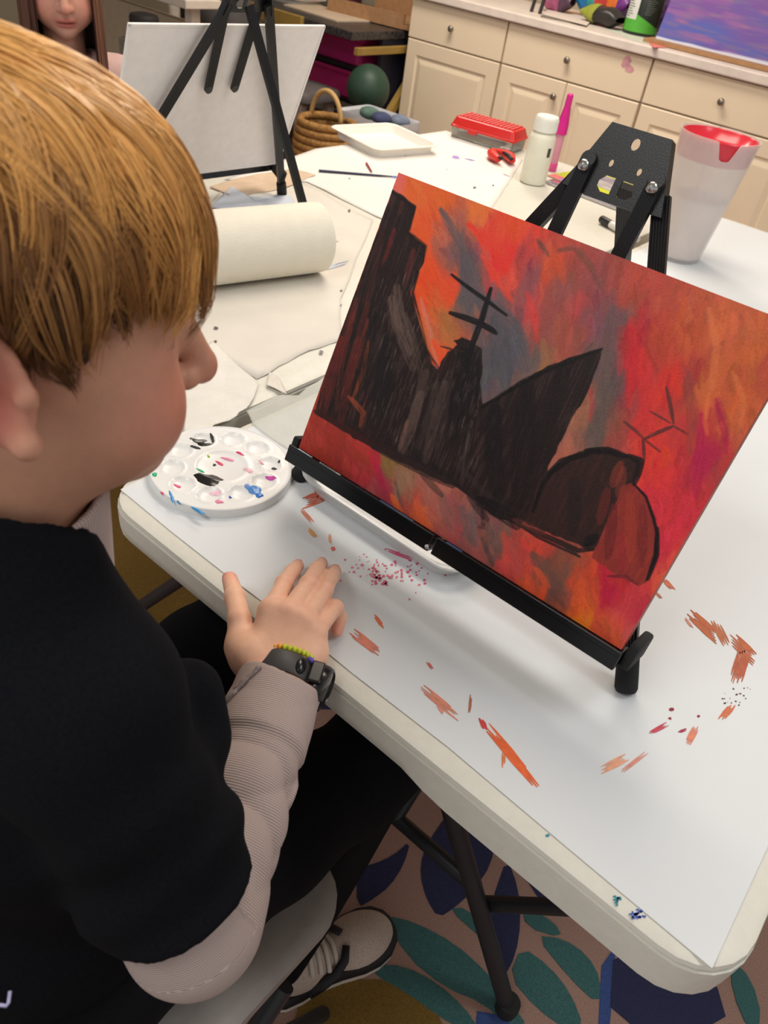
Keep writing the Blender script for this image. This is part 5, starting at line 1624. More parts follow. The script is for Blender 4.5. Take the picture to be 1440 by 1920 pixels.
for i, (x, y, c, h, lab) in enumerate(((-3.50, 4.37, (40, 60, 130), 0.22, 'blue art tin at the back of the craft desk'), (-3.12, 4.37, (70, 50, 110), 0.20, 'violet art tin on the craft desk beside the cabinets'), (-3.85, 4.28, (96, 50, 60), 0.18, 'dull red art tin at the back of the craft desk'), (-4.2, 4.25, (54, 70, 60), 0.2, 'dark green art tin at the left of the craft desk'))):
    t = thing('art_tin', lab, 'tin', (x, y, DZ), 'tins on the craft desk')
    MB().lathe([(0, 0), (0.09, 0), (0.092, 0.004), (0.092, h - 0.01), (0, h - 0.01)], (x, y, DZ), 28).build('tin_body', mat('tin_%d' % i, c, rough=0.35, vary=0.3, scale=30), t, smooth=40)
    MB().lathe([(0, h), (0.09, h), (0.094, h - 0.004), (0.094, h - 0.024), (0, h - 0.024)][::-1], (x, y, DZ), 28).build('tin_lid', mat('tin_lid', (120, 116, 112), rough=0.3, metal=0.7), t, smooth=40)

# ------------------------------------------------------------------ far left background
sd = thing('white_side_table', 'white side table beyond the girl at the far left', 'table', (-4.0, 2.8, 0))
za = at_y(348, 9, 2.5)
xa = za[0]
MB().box((xa - 0.75, 2.60, za[2]), (1.5, 0.20, 0.035), None, 0.004).build('tabletop', mat('white_board', (206, 196, 182), rough=0.5), sd)
for dx in (-0.08, -1.42):
    MB().box((xa + dx, 2.60, (za[2] - 0.017) / 2), (0.05, 0.05, za[2] - 0.017), None, 0.004).build('leg', mat('white_board', (206, 196, 182)), sd)
MB().box((xa - 0.62, 2.67, za[2] * 0.45), (0.80, 0.05, za[2] * 0.85), None, 0.004).build('back_panel', mat('beige_panel', (172, 158, 134), rough=0.6), sd)
MB().box((xa - 0.98, 2.64, za[2] * 0.45), (0.012, 0.012, za[2] * 0.85)).build('panel_gap', mat('panel_seam', (92, 78, 62), rough=0.8), sd)
hp = at_y(270, 33, 2.30)
hd = thing('black_cup', 'black rounded cup object behind the blank canvas', 'cup', tuple(hp))
MB().lathe([(0, -0.08), (0.05, -0.08), (0.058, -0.07), (0.062, 0.0), (0.056, 0.012), (0.03, 0.018), (0, 0.018)], hp, 24).build('cup_body', mat('matt_black', (30, 26, 26), rough=0.6), hd, smooth=40)
MB().box(hp + np.array([0, 0, -0.08 - (hp[2] - 0.08) / 2]), (0.16, 0.16, hp[2] - 0.082), None, 0.006).build('stand', mat('grey_stand', (120, 110, 98), rough=0.7), hd)
bgp = at_y(420, 18, 3.15)
tag(MB().ball((bgp[0], bgp[1], bgp[2] - 0.02), (0.16, 0.14, 0.20), 28).build('grey_backpack', mat('grey_nylon', (88, 84, 84), rough=0.8, vary=0.1, scale=30), smooth=True, loc=tuple(bgp)), 'dark grey rounded backpack behind the far easel', 'bag')
cq = at_y(425, 60, 3.15)
ch = thing('dark_chair', 'dark padded chair holding the grey backpack', 'chair', (bgp[0], bgp[1], 0))
MB().box((bgp[0], bgp[1], bgp[2] - 0.25), (0.42, 0.40, 0.05), None, 0.015).build('seat', mat('charcoal_fabric', (60, 58, 58), rough=0.9), ch)
for dx in (-0.18, 0.18):
    for dy in (-0.17, 0.17):
        MB().box((bgp[0] + dx, bgp[1] + dy, (bgp[2] - 0.275) / 2), (0.03, 0.03, bgp[2] - 0.275)).build('leg', M_DARKSTEEL, ch)
wl = at_y(390, 18, 3.55)
pb = thing('white_post', 'slim white upright post beside the grey backpack', 'post', (wl[0], 3.55, 0))
MB().lathe([(0, 0), (0.12, 0), (0.12, 0.015), (0.035, 0.03), (0.032, 1.2), (0, 1.2)], (wl[0], 3.3, 0), 20).build('post', mat('white_board', (206, 196, 182)), pb, smooth=40)
# ------------------------------------------------------------------ people
def skin_mat(name):
    m = mat(name, (200, 150, 122), rough=0.48, vary=0.04, scale=120, bump=0.12, bscale=700, attr='Col', sss=0.12, spec=0.35)
    return m


M_SKIN = skin_mat('skin')


def head_core(P, lips=True):
    """child's head without ears, local frame: x forward, y left, z up, origin between the ears"""
    d = sd_ell(P, (-0.006, 0, 0.046), (0.0895, 0.0715, 0.0775))
    d = smin(d, sd_ell(P, (0.030, 0, -0.008), (0.054, 0.056, 0.074)), 0.03)
    d = smin(d, sd_ell(P, (0.030, 0, -0.046), (0.046, 0.045, 0.036)), 0.022)
    d = smin(d, sd_sph(P, (0.064, 0, -0.066), 0.0165), 0.018)
    A = np.abs(P[:, 1])
    Q = P.copy()
    Q[:, 1] = A
    d = smin(d, sd_sph(Q, (0.052, 0.034, -0.026), 0.0285), 0.022)      # full cheeks
    d = smin(d, sd_cap(Q, (0.079, 0.008, 0.030), (0.068, 0.040, 0.031), 0.009, 0.008), 0.014)   # brow
    d = smax(d, -sd_sph(Q, (0.094, 0.031, 0.010), 0.0155), 0.012)     # eye hollows
    d = smin(d, sd_sph(Q, (0.0640, 0.0305, 0.011), 0.0124), 0.005)     # lids
    d = smax(d, -sd_ell(Q, (0.0785, 0.0305, 0.0100), (0.0068, 0.0112, 0.0046)), 0.0015)   # eye slit
    d = smin(d, sd_cap(P, (0.084, 0, 0.022), (0.101, 0, -0.012), 0.0075, 0.0090), 0.010)
    d = smin(d, sd_sph(P, (0.1015, 0, -0.0165), 0.0098), 0.006)
    d = smin(d, sd_sph(Q, (0.091, 0.0095, -0.0195), 0.0066), 0.007)
    d = smax(d, -sd_sph(Q, (0.0965, 0.0058, -0.0285), 0.0032), 0.003)
    if lips:
        d = smin(d, sd_ell(P, (0.0805, 0, -0.0425), (0.0090, 0.0185, 0.0050)), 0.004)
        d = smin(d, sd_ell(P, (0.0790, 0, -0.0515), (0.0085, 0.0160, 0.0055)), 0.004)
        d = smax(d, -sd_ell(P, (0.0900, 0, -0.0468), (0.0080, 0.0200, 0.0011)), 0.002)
    return d


def head_ears(P, d):
    for s in (1, -1):
        R = rotm(s * math.radians(36), 0, 0) @ rotm(0, math.radians(-12), 0)
        c = np.array([-0.014, s * 0.0735, 0.004])
        e = sd_ell(P, c, (0.0175, 0.0050, 0.0285), R)
        e = smax(e, -sd_ell(P, c + R @ np.array([0.002, s * 0.0052, 0.002]), (0.0122, 0.0046, 0.0205), R), 0.002)
        e = smin(e, sd_ell(P, c + R @ np.array([-0.001, s * 0.0022, 0.010]), (0.0035, 0.0030, 0.014), R), 0.003)
        e = smin(e, sd_sph(P, c + R @ np.array([0.008, s * 0.001, -0.026]), 0.0068), 0.006)
        e = smax(e, -sd_sph(P, c + R @ np.array([0.0045, s * 0.0070, -0.004]), 0.0066), 0.002)
        e = smin(e, sd_sph(P, c + R @ np.array([0.0135, s * 0.0005, -0.003]), 0.0052), 0.004)
        d = smin(d, e, 0.004)
    return d


def skin_colors(Q, base=(196, 146, 120)):
    """Q in head frame"""
    col = np.tile(np.array(base, float), (len(Q), 1))
    A = np.c_[Q[:, 0], np.abs(Q[:, 1]), Q[:, 2]]

    def mixin(c, f):
        col[:] = col * (1 - f[:, None]) + np.array(c, float) * f[:, None]
    mixin((206, 112, 96), 0.55 * np.exp(-(np.linalg.norm(A - np.array([0.062, 0.044, -0.020]), axis=1) / 0.026) ** 2))
    mixin((204, 116, 98), 0.45 * np.exp(-(np.linalg.norm(A - np.array([0.107, 0, -0.018]), axis=1) / 0.014) ** 2))
    mixin((178, 84, 74), 0.6 * np.exp(-(np.linalg.norm((A - np.array([-0.014, 0.076, 0.0])) / np.array([1, 0.5, 1.4]), axis=1) / 0.020) ** 2))
    lip = np.exp(-((np.abs(Q[:, 2] + 0.047) / 0.0095) ** 4)) * np.exp(-((A[:, 1] / 0.0205) ** 4)) * (Q[:, 0] > 0.075)
    mixin((176, 88, 82), 0.8 * lip)
    mixin((92, 34, 30), 0.9 * np.exp(-((np.abs(Q[:, 2] + 0.0468) / 0.0016) ** 2)) * np.exp(-((A[:, 1] / 0.018) ** 4)) * (Q[:, 0] > 0.075))
    brow = np.exp(-((Q[:, 2] - 0.0335 + 0.10 * np.clip(A[:, 1] - 0.03, 0, 1)) / 0.0034) ** 2) * np.exp(-(((A[:, 1] - 0.030) / 0.016) ** 4)) * (Q[:, 0] > 0.05)
    mixin((112, 74, 46), 0.7 * brow)
    lash = np.exp(-((Q[:, 2] - 0.0150 + 18 * (A[:, 1] - 0.0305) ** 2) / 0.0012) ** 2) * np.exp(-(((A[:, 1] - 0.0305) / 0.0112) ** 4)) * (Q[:, 0] > 0.06)
    mixin((70, 44, 36), 0.8 * lash)
    return col


def join_meshes(name, parts):
    vs, qs, cs, o = [], [], [], 0
    for v, q, c in parts:
        vs.append(v)
        qs.append(q + o)
        cs.append(c)
        o += len(v)
    me = np_mesh(name, np.concatenate(vs), np.concatenate(qs))
    set_colors(me, lin_np(np.concatenate(cs)))
    return me


def eyes(parent, o, M, sc, iris=(96, 120, 130)):
    for s in (1, -1):
        c = o + M @ (np.array([0.0640, s * 0.0305, 0.0105]) * sc)
        e = MB().ball(c, 0.0119 * sc, 20).build('eye', mat('eye_white', (226, 220, 214), rough=0.15), parent, smooth=True)
        d = M @ np.array([0.98, s * 0.02, -0.16])
        d /= np.linalg.norm(d)
        MB().lathe([(0.0, 0.0122 * sc), (0.003 * sc, 0.0120 * sc), (0.0054 * sc, 0.0108 * sc), (0.0054 * sc, 0.0098 * sc)][::-1], c, 20, tuple(d)).build('iris', mat('iris_%d' % iris[0], iris, rough=0.1), e, smooth=True)
        MB().lathe([(0.0, 0.01245 * sc), (0.0024 * sc, 0.0122 * sc), (0.0024 * sc, 0.0112 * sc)][::-1], c, 16, tuple(d)).build('pupil', mat('pupil', (12, 10, 10), rough=0.08), e, smooth=True)


def relax(v, q, it):
    e = np.concatenate([q[:, [0, 1]], q[:, [1, 2]], q[:, [2, 3]], q[:, [3, 0]]])
    for _ in range(it):
        s = np.zeros_like(v)
        n = np.zeros(len(v), np.float32)
        for i in range(3):
            s[:, i] = np.bincount(e[:, 0], v[e[:, 1], i], len(v)) + np.bincount(e[:, 1], v[e[:, 0], i], len(v))
        n = np.bincount(e[:, 0], minlength=len(v)) + np.bincount(e[:, 1], minlength=len(v))
        v = 0.5 * v + 0.5 * s / np.maximum(n, 1)[:, None]
    return v.astype(np.float32)


# ----- the boy
HO = np.array([-0.36297, 0.16644, 1.10668])
HM = rotm(math.radians(67.94), math.radians(6.28), math.radians(-7.43))
boy = thing('person', 'boy with golden brown hair, black tee over grey sleeves, hand on the table', 'person', (-0.39, 0.10, 0))
NECK = np.array([-0.372, 0.140, 0.972])
SH_R, SH_L = np.array([-0.266, 0.124, 0.920]), np.array([-0.520, 0.130, 0.920])
ELB = np.array([-0.193, 0.137, 0.745])
WRI = np.array([-0.2905, 0.3105, 0.757])


def to_local(P):
    return (P - HO.astype(np.float32)) @ HM.astype(np.float32)


def boy_head(P):
    Q = to_local(P)
    d = head_ears(Q, head_core(Q))
    n0 = HO + HM @ np.array([-0.012, 0, -0.040])
    d = smin(d, sd_cap(P, n0, NECK + np.array([0, 0.0, -0.005]), 0.050, 0.050), 0.018)
    d = smin(d, sd_cap(P, NECK, NECK + np.array([0, 0, -0.05]), 0.047, 0.052), 0.02)
    return d


hv, hq = surface(boy_head, HO + np.array([-0.135, -0.125, -0.185]), HO + np.array([0.14, 0.15, 0.135]), 0.0021)
hc = skin_colors(to_local(hv))

# hand: joints placed from the photo, heights resting on the table top
J = dict(thumb=[(453, 1213, .764, .0135), (449, 1162, .772, .0108), (441, 1120, .768, .0094), (431, 1086, .764, .0078)],
         index=[(508, 1146, .786, .0100), (533, 1095, .779, .0083), (548, 1072, .765, .0077), (558, 1061, .7515, .0068)],
         middle=[(541, 1150, .789, .0102), (578, 1096, .784, .0085), (594, 1068, .768, .0078), (603, 1057, .7515, .0068)],
         ring=[(570, 1164, .785, .0098), (608, 1106, .780, .0082), (622, 1081, .765, .0076), (628, 1070, .7515, .0066)],
         pinky=[(590, 1186, .776, .0090), (628, 1140, .771, .0076), (637, 1158, .757, .0070), (632, 1182, .7495, .0062)])
JW = {k: [(at_z(x, y, z), r) for x, y, z, r in v] for k, v in J.items()}


def boy_hand(P):
    d = sd_cap(P, WRI - (WRI - ELB) * 0.25, WRI, 0.0255, 0.0225)
    w = WRI
    side = np.array([0.80, 0.55, 0.0])
    heel_t = at_z(470, 1232, .766)
    heel_p = at_z(578, 1226, .762)
    d = smin(d, sd_cap(P, w - side * 0.010, heel_t, 0.0195, 0.0165), 0.012)
    d = smin(d, sd_cap(P, w + side * 0.012, heel_p, 0.0195, 0.0160), 0.012)
    d = smin(d, sd_cap(P, heel_t, heel_p, 0.0165, 0.0155), 0.012)
    for k in ('index', 'middle', 'ring', 'pinky'):
        a, r = JW[k][0]
        root = heel_t + (heel_p - heel_t) * {'index': .18, 'middle': .42, 'ring': .68, 'pinky': .95}[k]
        d = smin(d, sd_cap(P, root, a, 0.0150, r * 1.18), 0.011)
    d = smin(d, sd_cap(P, JW['index'][0][0], JW['pinky'][0][0], 0.0098, 0.0088), 0.008)
    for k, L in JW.items():
        f = None
        for (a, ra), (c, rc) in zip(L[:-1], L[1:]):
            e = sd_cap(P, a, c, ra, rc)
            f = e if f is None else smin(f, e, 0.003)
        if k == 'thumb':
            f = smin(f, sd_cap(P, heel_t, L[0][0], 0.0155, 0.0135), 0.010)
            f = smin(f, sd_sph(P, L[2][0], 0.0099), 0.004)
        else:
            f = smin(f, sd_sph(P, L[1][0], L[1][1] * 1.07), 0.003)
        d = smin(d, f, 0.007 if k == 'thumb' else 0.0038)
    return d


pts = np.array([a for L in JW.values() for a, _ in L] + [WRI])
lo, hi = pts.min(0) - 0.03, pts.max(0) + 0.03
av, aq = surface(boy_hand, np.minimum(lo, WRI - (WRI - ELB) * 0.2 - 0.03), hi, 0.0013)
ac = np.tile(np.array((236, 186, 157), float), (len(av), 1))
tips = {k: L[-1][0] for k, L in JW.items()}
for k, L in JW.items():
    f = 0.55 * np.exp(-(np.linalg.norm(av - L[-1][0], axis=1) / 0.011) ** 2)[:, None]
    ac = ac * (1 - f) + np.array((222, 128, 114)) * f
    for kk in (0, 1):
        f = 0.28 * np.exp(-(np.linalg.norm(av - L[kk][0], axis=1) / 0.011) ** 2)[:, None]
        ac = ac * (1 - f) + np.array((206, 130, 112)) * f


def boy_trunk(P):
    d = sd_ell(P, (-0.385, 0.105, 0.78), (0.118, 0.085, 0.17), rotm(math.radians(-12), 0, 0))
    d = smin(d, sd_ell(P, (-0.39, 0.10, 0.60), (0.115, 0.09, 0.15), rotm(math.radians(-12), 0, 0)), 0.05)
    d = smin(d, sd_cap(P, SH_R, SH_L, 0.042, 0.042), 0.04)
    d = smin(d, sd_cap(P, NECK, NECK + np.array([0, 0, -0.10]), 0.044, 0.06), 0.03)
    d = smin(d, sd_cap(P, SH_R, ELB, 0.040, 0.030), 0.02)
    d = smin(d, sd_cap(P, ELB, WRI, 0.030, 0.0215), 0.01)
    d = smin(d, sd_cap(P, SH_L, (-0.590, 0.10, 0.71), 0.040, 0.030), 0.02)
    d = smin(d, sd_cap(P, (-0.590, 0.10, 0.71), (-0.50, 0.225, 0.655), 0.030, 0.022), 0.01)
    d = smin(d, sd_sph(P, (-0.475, 0.250, 0.645), 0.026), 0.02)
    for s, hip, kn, an in ((1, (-0.315, 0.10, 0.525), (-0.258, 0.445, 0.525), (-0.292, 0.348, 0.10)), (-1, (-0.465, 0.11, 0.525), (-0.500, 0.46, 0.535), (-0.495, 0.42, 0.10))):
        d = smin(d, sd_cap(P, hip, kn, 0.066, 0.045), 0.03)
        d = smin(d, sd_cap(P, kn, an, 0.044, 0.030), 0.01)
    return d


tv, tq = surface(boy_trunk, (-0.68, -0.03, 0.06), (-0.09, 0.53, 0.99), 0.008)
tc = np.tile(np.array((200, 150, 122), float), (len(tv), 1))
link_mesh('body', join_meshes('body', [(hv, hq, hc), (av, aq, ac), (tv, tq, tc)]), M_SKIN, boy, smooth=True)
eyes(boy, HO, HM, 1.0)
M_NAIL = mat('fingernail', (214, 150, 138), rough=0.3)
for k in ('thumb', 'index', 'middle', 'ring'):
    L = JW[k]
    d = L[-1][0] - L[-2][0]
    d /= np.linalg.norm(d)
    up = np.array([0, 0, 1.0]) if k != 'thumb' else np.array([-0.5, -0.55, 0.66])
    up = up - d * (up @ d)
    up /= np.linalg.norm(up)
    sd = np.cross(d, up)
    MB().ball(L[-1][0] + d * 0.0005 + up * (L[-1][1] * 0.80), (0.0052, 0.0040, 0.0016), 14, np.stack([d, sd, up], 1)).build('fingernail', M_NAIL, boy, smooth=True)

# hair ------------------------------------------------------------
HC = np.array([-0.005, 0, 0.040])


def scalp_radius(D, core=head_core):
    D = np.asarray(D, np.float32)
    a, c = np.full(len(D), 0.02, np.float32), np.full(len(D), 0.16, np.float32)
    for _ in range(22):
        m = (a + c) / 2
        ins = core((HC.astype(np.float32) + D * m[:, None])) < 0
        a, c = np.where(ins, m, a), np.where(ins, c, m)
    return a


HAIR_AZ = [0, 15, 33, 47, 57, 61, 66, 70, 76, 84, 92, 100, 112, 125, 145, 165, 180]
HAIR_EL = [-6, -7, -5, -2, -3, -12, -28, -19, -11, -7, -6, -8, -26, -40, -50, -54, -55]


def hairline(az):
    return np.interp(np.abs((np.degrees(az) + 180) % 360 - 180), HAIR_AZ, HAIR_EL)


class Strands:
    def __init__(self):
        self.v, self.f, self.c, self.n = [], [], [], 0

    def add(self, P, r, col, k=3):
        """P: (S, m, 3) strand points, r: (S, m) radii, col: (S, 3)"""
        S, m, _ = P.shape
        T = np.gradient(P, axis=1)
        T /= np.linalg.norm(T, axis=2, keepdims=True) + 1e-9
        U = np.cross(T, np.array([0.31, 0.52, 0.79]))
        U /= np.linalg.norm(U, axis=2, keepdims=True) + 1e-9
        W = np.cross(T, U)
        ang = 2 * np.pi * np.arange(k) / k
        V = P[:, :, None] + r[:, :, None, None] * (np.cos(ang)[None, None, :, None] * U[:, :, None] + np.sin(ang)[None, None, :, None] * W[:, :, None])
        base = self.n + (np.arange(S)[:, None, None] * m + np.arange(m - 1)[None, :, None]) * k
        j = np.arange(k)[None, None]
        jn = (j + 1) % k
        q = np.stack([base + j, base + jn, base + k + jn, base + k + j], -1).reshape(-1, 4)
        self.v.append(V.reshape(-1, 3))
        self.f.append(q)
        self.c.append(np.repeat(col, m * k, 0))
        self.n += S * m * k

    def build(self, name, m, parent):
        me = np_mesh(name, np.concatenate(self.v), np.concatenate(self.f))
        set_colors(me, np.concatenate(self.c))
        o = link_mesh(name, me, m, parent, smooth=True)
        return o


M_HAIR = mat('hair', (150, 100, 50), rough=0.36, vary=0.02, scale=100, attr='Col', spec=0.55)
hr = np.random.default_rng(12)
POLE = np.array([math.cos(math.radians(182)) * math.cos(math.radians(58)), math.sin(math.radians(182)) * math.cos(math.radians(58)), math.sin(math.radians(58))])
E1 = np.array([1.0, 0, 0]) - POLE * POLE[0]
E1 /= np.linalg.norm(E1)
E2 = np.cross(POLE, E1)


def hair_dir(al, be):
    return np.cos(be)[..., None] * POLE + np.sin(be)[..., None] * (np.cos(al)[..., None] * E1 + np.sin(al)[..., None] * E2)


def bend(al, be):
    s = np.sign(np.sin(al))
    side = np.abs(np.sin(al))
    return al + s * side * 0.34 * np.clip((be - 0.7) / 1.2, 0, 1) ** 1.5 - 0.55 * np.exp(-be / 0.35)


NA_, NB_ = 240, 90
alg = np.linspace(0, 2 * np.pi, NA_, endpoint=False)
beg = np.linspace(0.02, 2.7, NB_)
AG, BG = np.meshgrid(alg, beg, indexing='ij')
DG = hair_dir(bend(AG, BG), BG)
azg = np.arctan2(DG[..., 1], DG[..., 0])
elg = np.degrees(np.arcsin(np.clip(DG[..., 2], -1, 1)))
ok = elg > hairline(azg)
bend_i = np.array([np.argmin(r_) if not r_.all() else NB_ - 1 for r_ in ok])
BEND = beg[bend_i]
RG = scalp_radius(DG.reshape(-1, 3), lambda P: head_core(P, False)).reshape(NA_, NB_)


def scalp_r(al, be):
    i = (al % (2 * np.pi)) / (2 * np.pi) * NA_
    j = np.clip((be - beg[0]) / (beg[1] - beg[0]), 0, NB_ - 1.001)
    i0, j0 = np.floor(i).astype(int) % NA_, j.astype(int)
    fi, fj = i - np.floor(i), j - j0
    i1 = (i0 + 1) % NA_
    return (RG[i0, j0] * (1 - fi) + RG[i1, j0] * fi) * (1 - fj) + (RG[i0, j0 + 1] * (1 - fi) + RG[i1, j0 + 1] * fi) * fj


def bend_end(al):
    i = (al % (2 * np.pi)) / (2 * np.pi) * NA_
    i0 = np.floor(i).astype(int) % NA_
    f = i - np.floor(i)
    return BEND[i0] * (1 - f) + BEND[(i0 + 1) % NA_] * f


VOL_D = np.array([0.84, -0.20, 0.50])


def volume(D):
    return 0.0022 * np.clip(D @ VOL_D, 0, 1) ** 6


st = Strands()
# under-cap: a closed shell just above the scalp
tt = np.linspace(0, 1, 40)
al_c = np.linspace(0, 2 * np.pi, 121)
cap_rows = []
for a in al_c:
    be = 0.02 + (bend_end(np.array([a]))[0] - 0.05) * tt
    D = hair_dir(bend(np.full(40, a), be), be)
    r_ = scalp_r(np.full(40, a), be) + volume(D) * 0.8 + 0.0055 * (1 - tt ** 6) + 0.0006
    cap_rows.append(HO + (HC + D * r_[:, None]) @ HM.T)
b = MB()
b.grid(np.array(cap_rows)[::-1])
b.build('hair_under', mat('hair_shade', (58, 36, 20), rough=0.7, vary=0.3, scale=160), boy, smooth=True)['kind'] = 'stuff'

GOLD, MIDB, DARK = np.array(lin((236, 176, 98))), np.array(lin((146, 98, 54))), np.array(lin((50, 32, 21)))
m = 14
for k in range(860):
    al0 = hr.uniform(0, 2 * np.pi)
    be1 = bend_end(np.array([al0]))[0]
    lay = hr.random() if k < 760 else 0.95
    if hr.random() < 0.50 and k < 760:
        t1 = hr.uniform(0.90, 1.01)
    else:
        t1 = hr.uniform(0.40, 1.0)
    t0 = max(0.0, t1 - hr.uniform(0.35, 0.75))
    S = int(hr.integers(20, 32))
    u = np.linspace(0, 1, m)
    spread = hr.uniform(0.06, 0.15)
    da = np.clip(hr.normal(0, 0.8, S), -1.7, 1.7)
    wob = hr.normal(0, 0.20 if k < 760 else 0.42)
    ph, amp = hr.uniform(0, 6.28), hr.uniform(0.01, 0.06)
    be = (t0 + (t1 - t0) * u)[None] * be1 + hr.normal(0, 0.03, S)[:, None] * u[None]
    be = np.maximum(be, 0.02)
    width = spread * (0.75 + 0.5 * np.sin(np.pi * u * 0.9)) * (1 - 0.86 * u ** 2.2)
    al = al0 + (da[:, None] * width[None]) / np.maximum(np.sin(np.clip(be, 0.25, 2.9)), 0.35) + wob * u[None] ** 2 + amp * np.sin(4 * u[None] + ph)
    D = hair_dir(bend(al, be), be)
    arch = np.sin(np.pi * np.clip(0.10 + 0.84 * u, 0, 1)) ** 0.7
    hgt_ = (0.003 + 0.0128 * lay ** 1.3) * arch[None] + (0.0045 * (1 - da ** 2 / 2.9).clip(0, 1))[:, None] * arch[None] + hr.normal(0, 0.0006, S)[:, None] * u[None]
    rr_ = scalp_r(al, be) + hgt_ + 0.001 + volume(D)
    P = HO + (HC + D * rr_[..., None]) @ HM.T
    rad = (0.00038 * (1 - 0.75 * u ** 3))[None] * hr.uniform(0.8, 1.25, S)[:, None]
    zt_ = float(D[:, 6, 2].mean())      # golden crown, browner sides and under layers: light and self-shadow put into strand colour
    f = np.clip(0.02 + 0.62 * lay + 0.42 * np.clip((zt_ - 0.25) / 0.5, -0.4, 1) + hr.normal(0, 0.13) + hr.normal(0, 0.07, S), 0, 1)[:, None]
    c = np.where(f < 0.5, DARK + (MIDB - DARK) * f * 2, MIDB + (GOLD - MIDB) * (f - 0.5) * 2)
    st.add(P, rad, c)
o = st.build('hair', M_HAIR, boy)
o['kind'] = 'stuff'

# clothes ---------------------------------------------------------
M_TEE = mat('black_cotton', (17, 18, 22), rough=0.95, vary=0.25, scale=500, bump=0.25, bscale=1500, spec=0.1)
ARM_U = (ELB - SH_R) / np.linalg.norm(ELB - SH_R)
HEM = SH_R + (ELB - SH_R) * 0.80


def tee(P):
    R = rotm(math.radians(-2), 0, 0)
    d = sd_ell(P, (-0.385, 0.118, 0.785), (0.140, 0.102, 0.185), R)
    d = smin(d, sd_ell(P, (-0.390, 0.105, 0.60), (0.142, 0.118, 0.155), R), 0.05)
    d = smin(d, sd_cap(P, SH_R + np.array([-0.02, 0.005, 0.0]), SH_L + np.array([0.02, 0, 0]), 0.056, 0.056), 0.045)
    d = smin(d, sd_cap(P, NECK + np.array([0.012, -0.014, 0.040]), SH_R + np.array([-0.03, 0.0, 0.01]), 0.058, 0.052), 0.03)
    d = smin(d, sd_cap(P, NECK + np.array([-0.005, -0.006, 0.022]), SH_L + np.array([0.03, 0, 0.01]), 0.055, 0.052), 0.03)
    # right sleeve, loose, cut square above the elbow
    t = (P - SH_R.astype(np.float32)) @ ARM_U.astype(np.float32)
    s = sd_cap(P, SH_R, ELB, 0.055, 0.0535)
    fold = 0.0032 * np.sin(t * 95 + 7 * P[:, 0] * 9) * np.clip(t / 0.1, 0, 1) + 0.002 * np.sin(t * 55 - 40 * P[:, 1])
    s = smax(s + fold, t - np.linalg.norm(HEM - SH_R), 0.004)
    d = smin(d, s, 0.022)
    d = smin(d, sd_cap(P, at_d(352, 1300, 0.548), at_d(360, 1385, 0.555), 0.024, 0.026), 0.016)
    sl = sd_cap(P, SH_L, (-0.590, 0.10, 0.71), 0.054, 0.056)
    tl = (P - SH_L.astype(np.float32)) @ (np.array([-0.07, -0.03, -0.21]) / 0.2234).astype(np.float32)
    sl = smax(sl, tl - 0.17, 0.004)
    d = smin(d, sl, 0.022)
    # broad drape folds of the front and side
    d = d + 0.0030 * np.sin(38 * P[:, 2] + 22 * P[:, 0] - 14 * P[:, 1]) * np.clip((0.92 - P[:, 2]) / 0.1, 0, 1)
    d = smax(d, 0.545 - P[:, 2] + 0.02 * (P[:, 0] + 0.4), 0.006)
    neck = sd_cap(P, NECK + np.array([0.0, 0.003, -0.02]), NECK + np.array([0.008, 0.012, 0.12]), 0.0570, 0.0570)
    d = smax(d, -neck, 0.005)
    return d


v, q = surface(tee, (-0.70, -0.05, 0.53), (-0.09, 0.29, 1.06), 0.0034)
v = relax(v, q, 10)
link_mesh('black_tee', np_mesh('black_tee', v, q), M_TEE, boy, smooth=True)

M_GREY = bpy.data.materials.new('grey_rib_knit')
M_GREY.use_nodes = True
nt = M_GREY.node_tree
bs_ = nt.nodes['Principled BSDF']
bs_.inputs['Roughness'].default_value = 0.9
bs_.inputs['Specular IOR Level'].default_value = 0.2
at_ = nt.nodes.new('ShaderNodeAttribute')
at_.attribute_name = 'Col'
sx_ = nt.nodes.new('ShaderNodeSeparateColor')
nt.links.new(at_.outputs['Color'], sx_.inputs[0])
mu = nt.nodes.new('ShaderNodeMath')
mu.operation = 'MULTIPLY'
mu.inputs[1].default_value = 2 * math.pi / 0.0019
nt.links.new(sx_.outputs[0], mu.inputs[0])
sn = nt.nodes.new('ShaderNodeMath')
sn.operation = 'SINE'
nt.links.new(mu.outputs[0], sn.inputs[0])
mr_ = nt.nodes.new('ShaderNodeMapRange')
mr_.inputs[1].default_value, mr_.inputs[2].default_value = -1, 1
nt.links.new(sn.outputs[0], mr_.inputs[0])
mx_ = nt.nodes.new('ShaderNodeMix')
mx_.data_type = 'RGBA'
mx_.inputs[6].default_value = (*lin((156, 140, 136)), 1)
mx_.inputs[7].default_value = (*lin((192, 173, 166)), 1)
nt.links.new(mr_.outputs[0], mx_.inputs[0])
nt.links.new(mx_.outputs[2], bs_.inputs['Base Color'])
bp_ = nt.nodes.new('ShaderNodeBump')
bp_.inputs['Strength'].default_value = 0.5
bp_.inputs['Distance'].default_value = 0.0008
nt.links.new(mr_.outputs[0], bp_.inputs['Height'])
nt.links.new(bp_.outputs[0], bs_.inputs['Normal'])

FA = (WRI - ELB) / np.linalg.norm(WRI - ELB)
FL = np.linalg.norm(WRI - ELB)
fu, fw, _ = frame(FA)


def arm_param(P):
    t = (P - ELB.astype(np.float32)) @ FA.astype(np.float32)
    q_ = P - ELB - t[:, None] * FA
    a = np.arctan2(q_ @ fw, q_ @ fu)
    return t, a


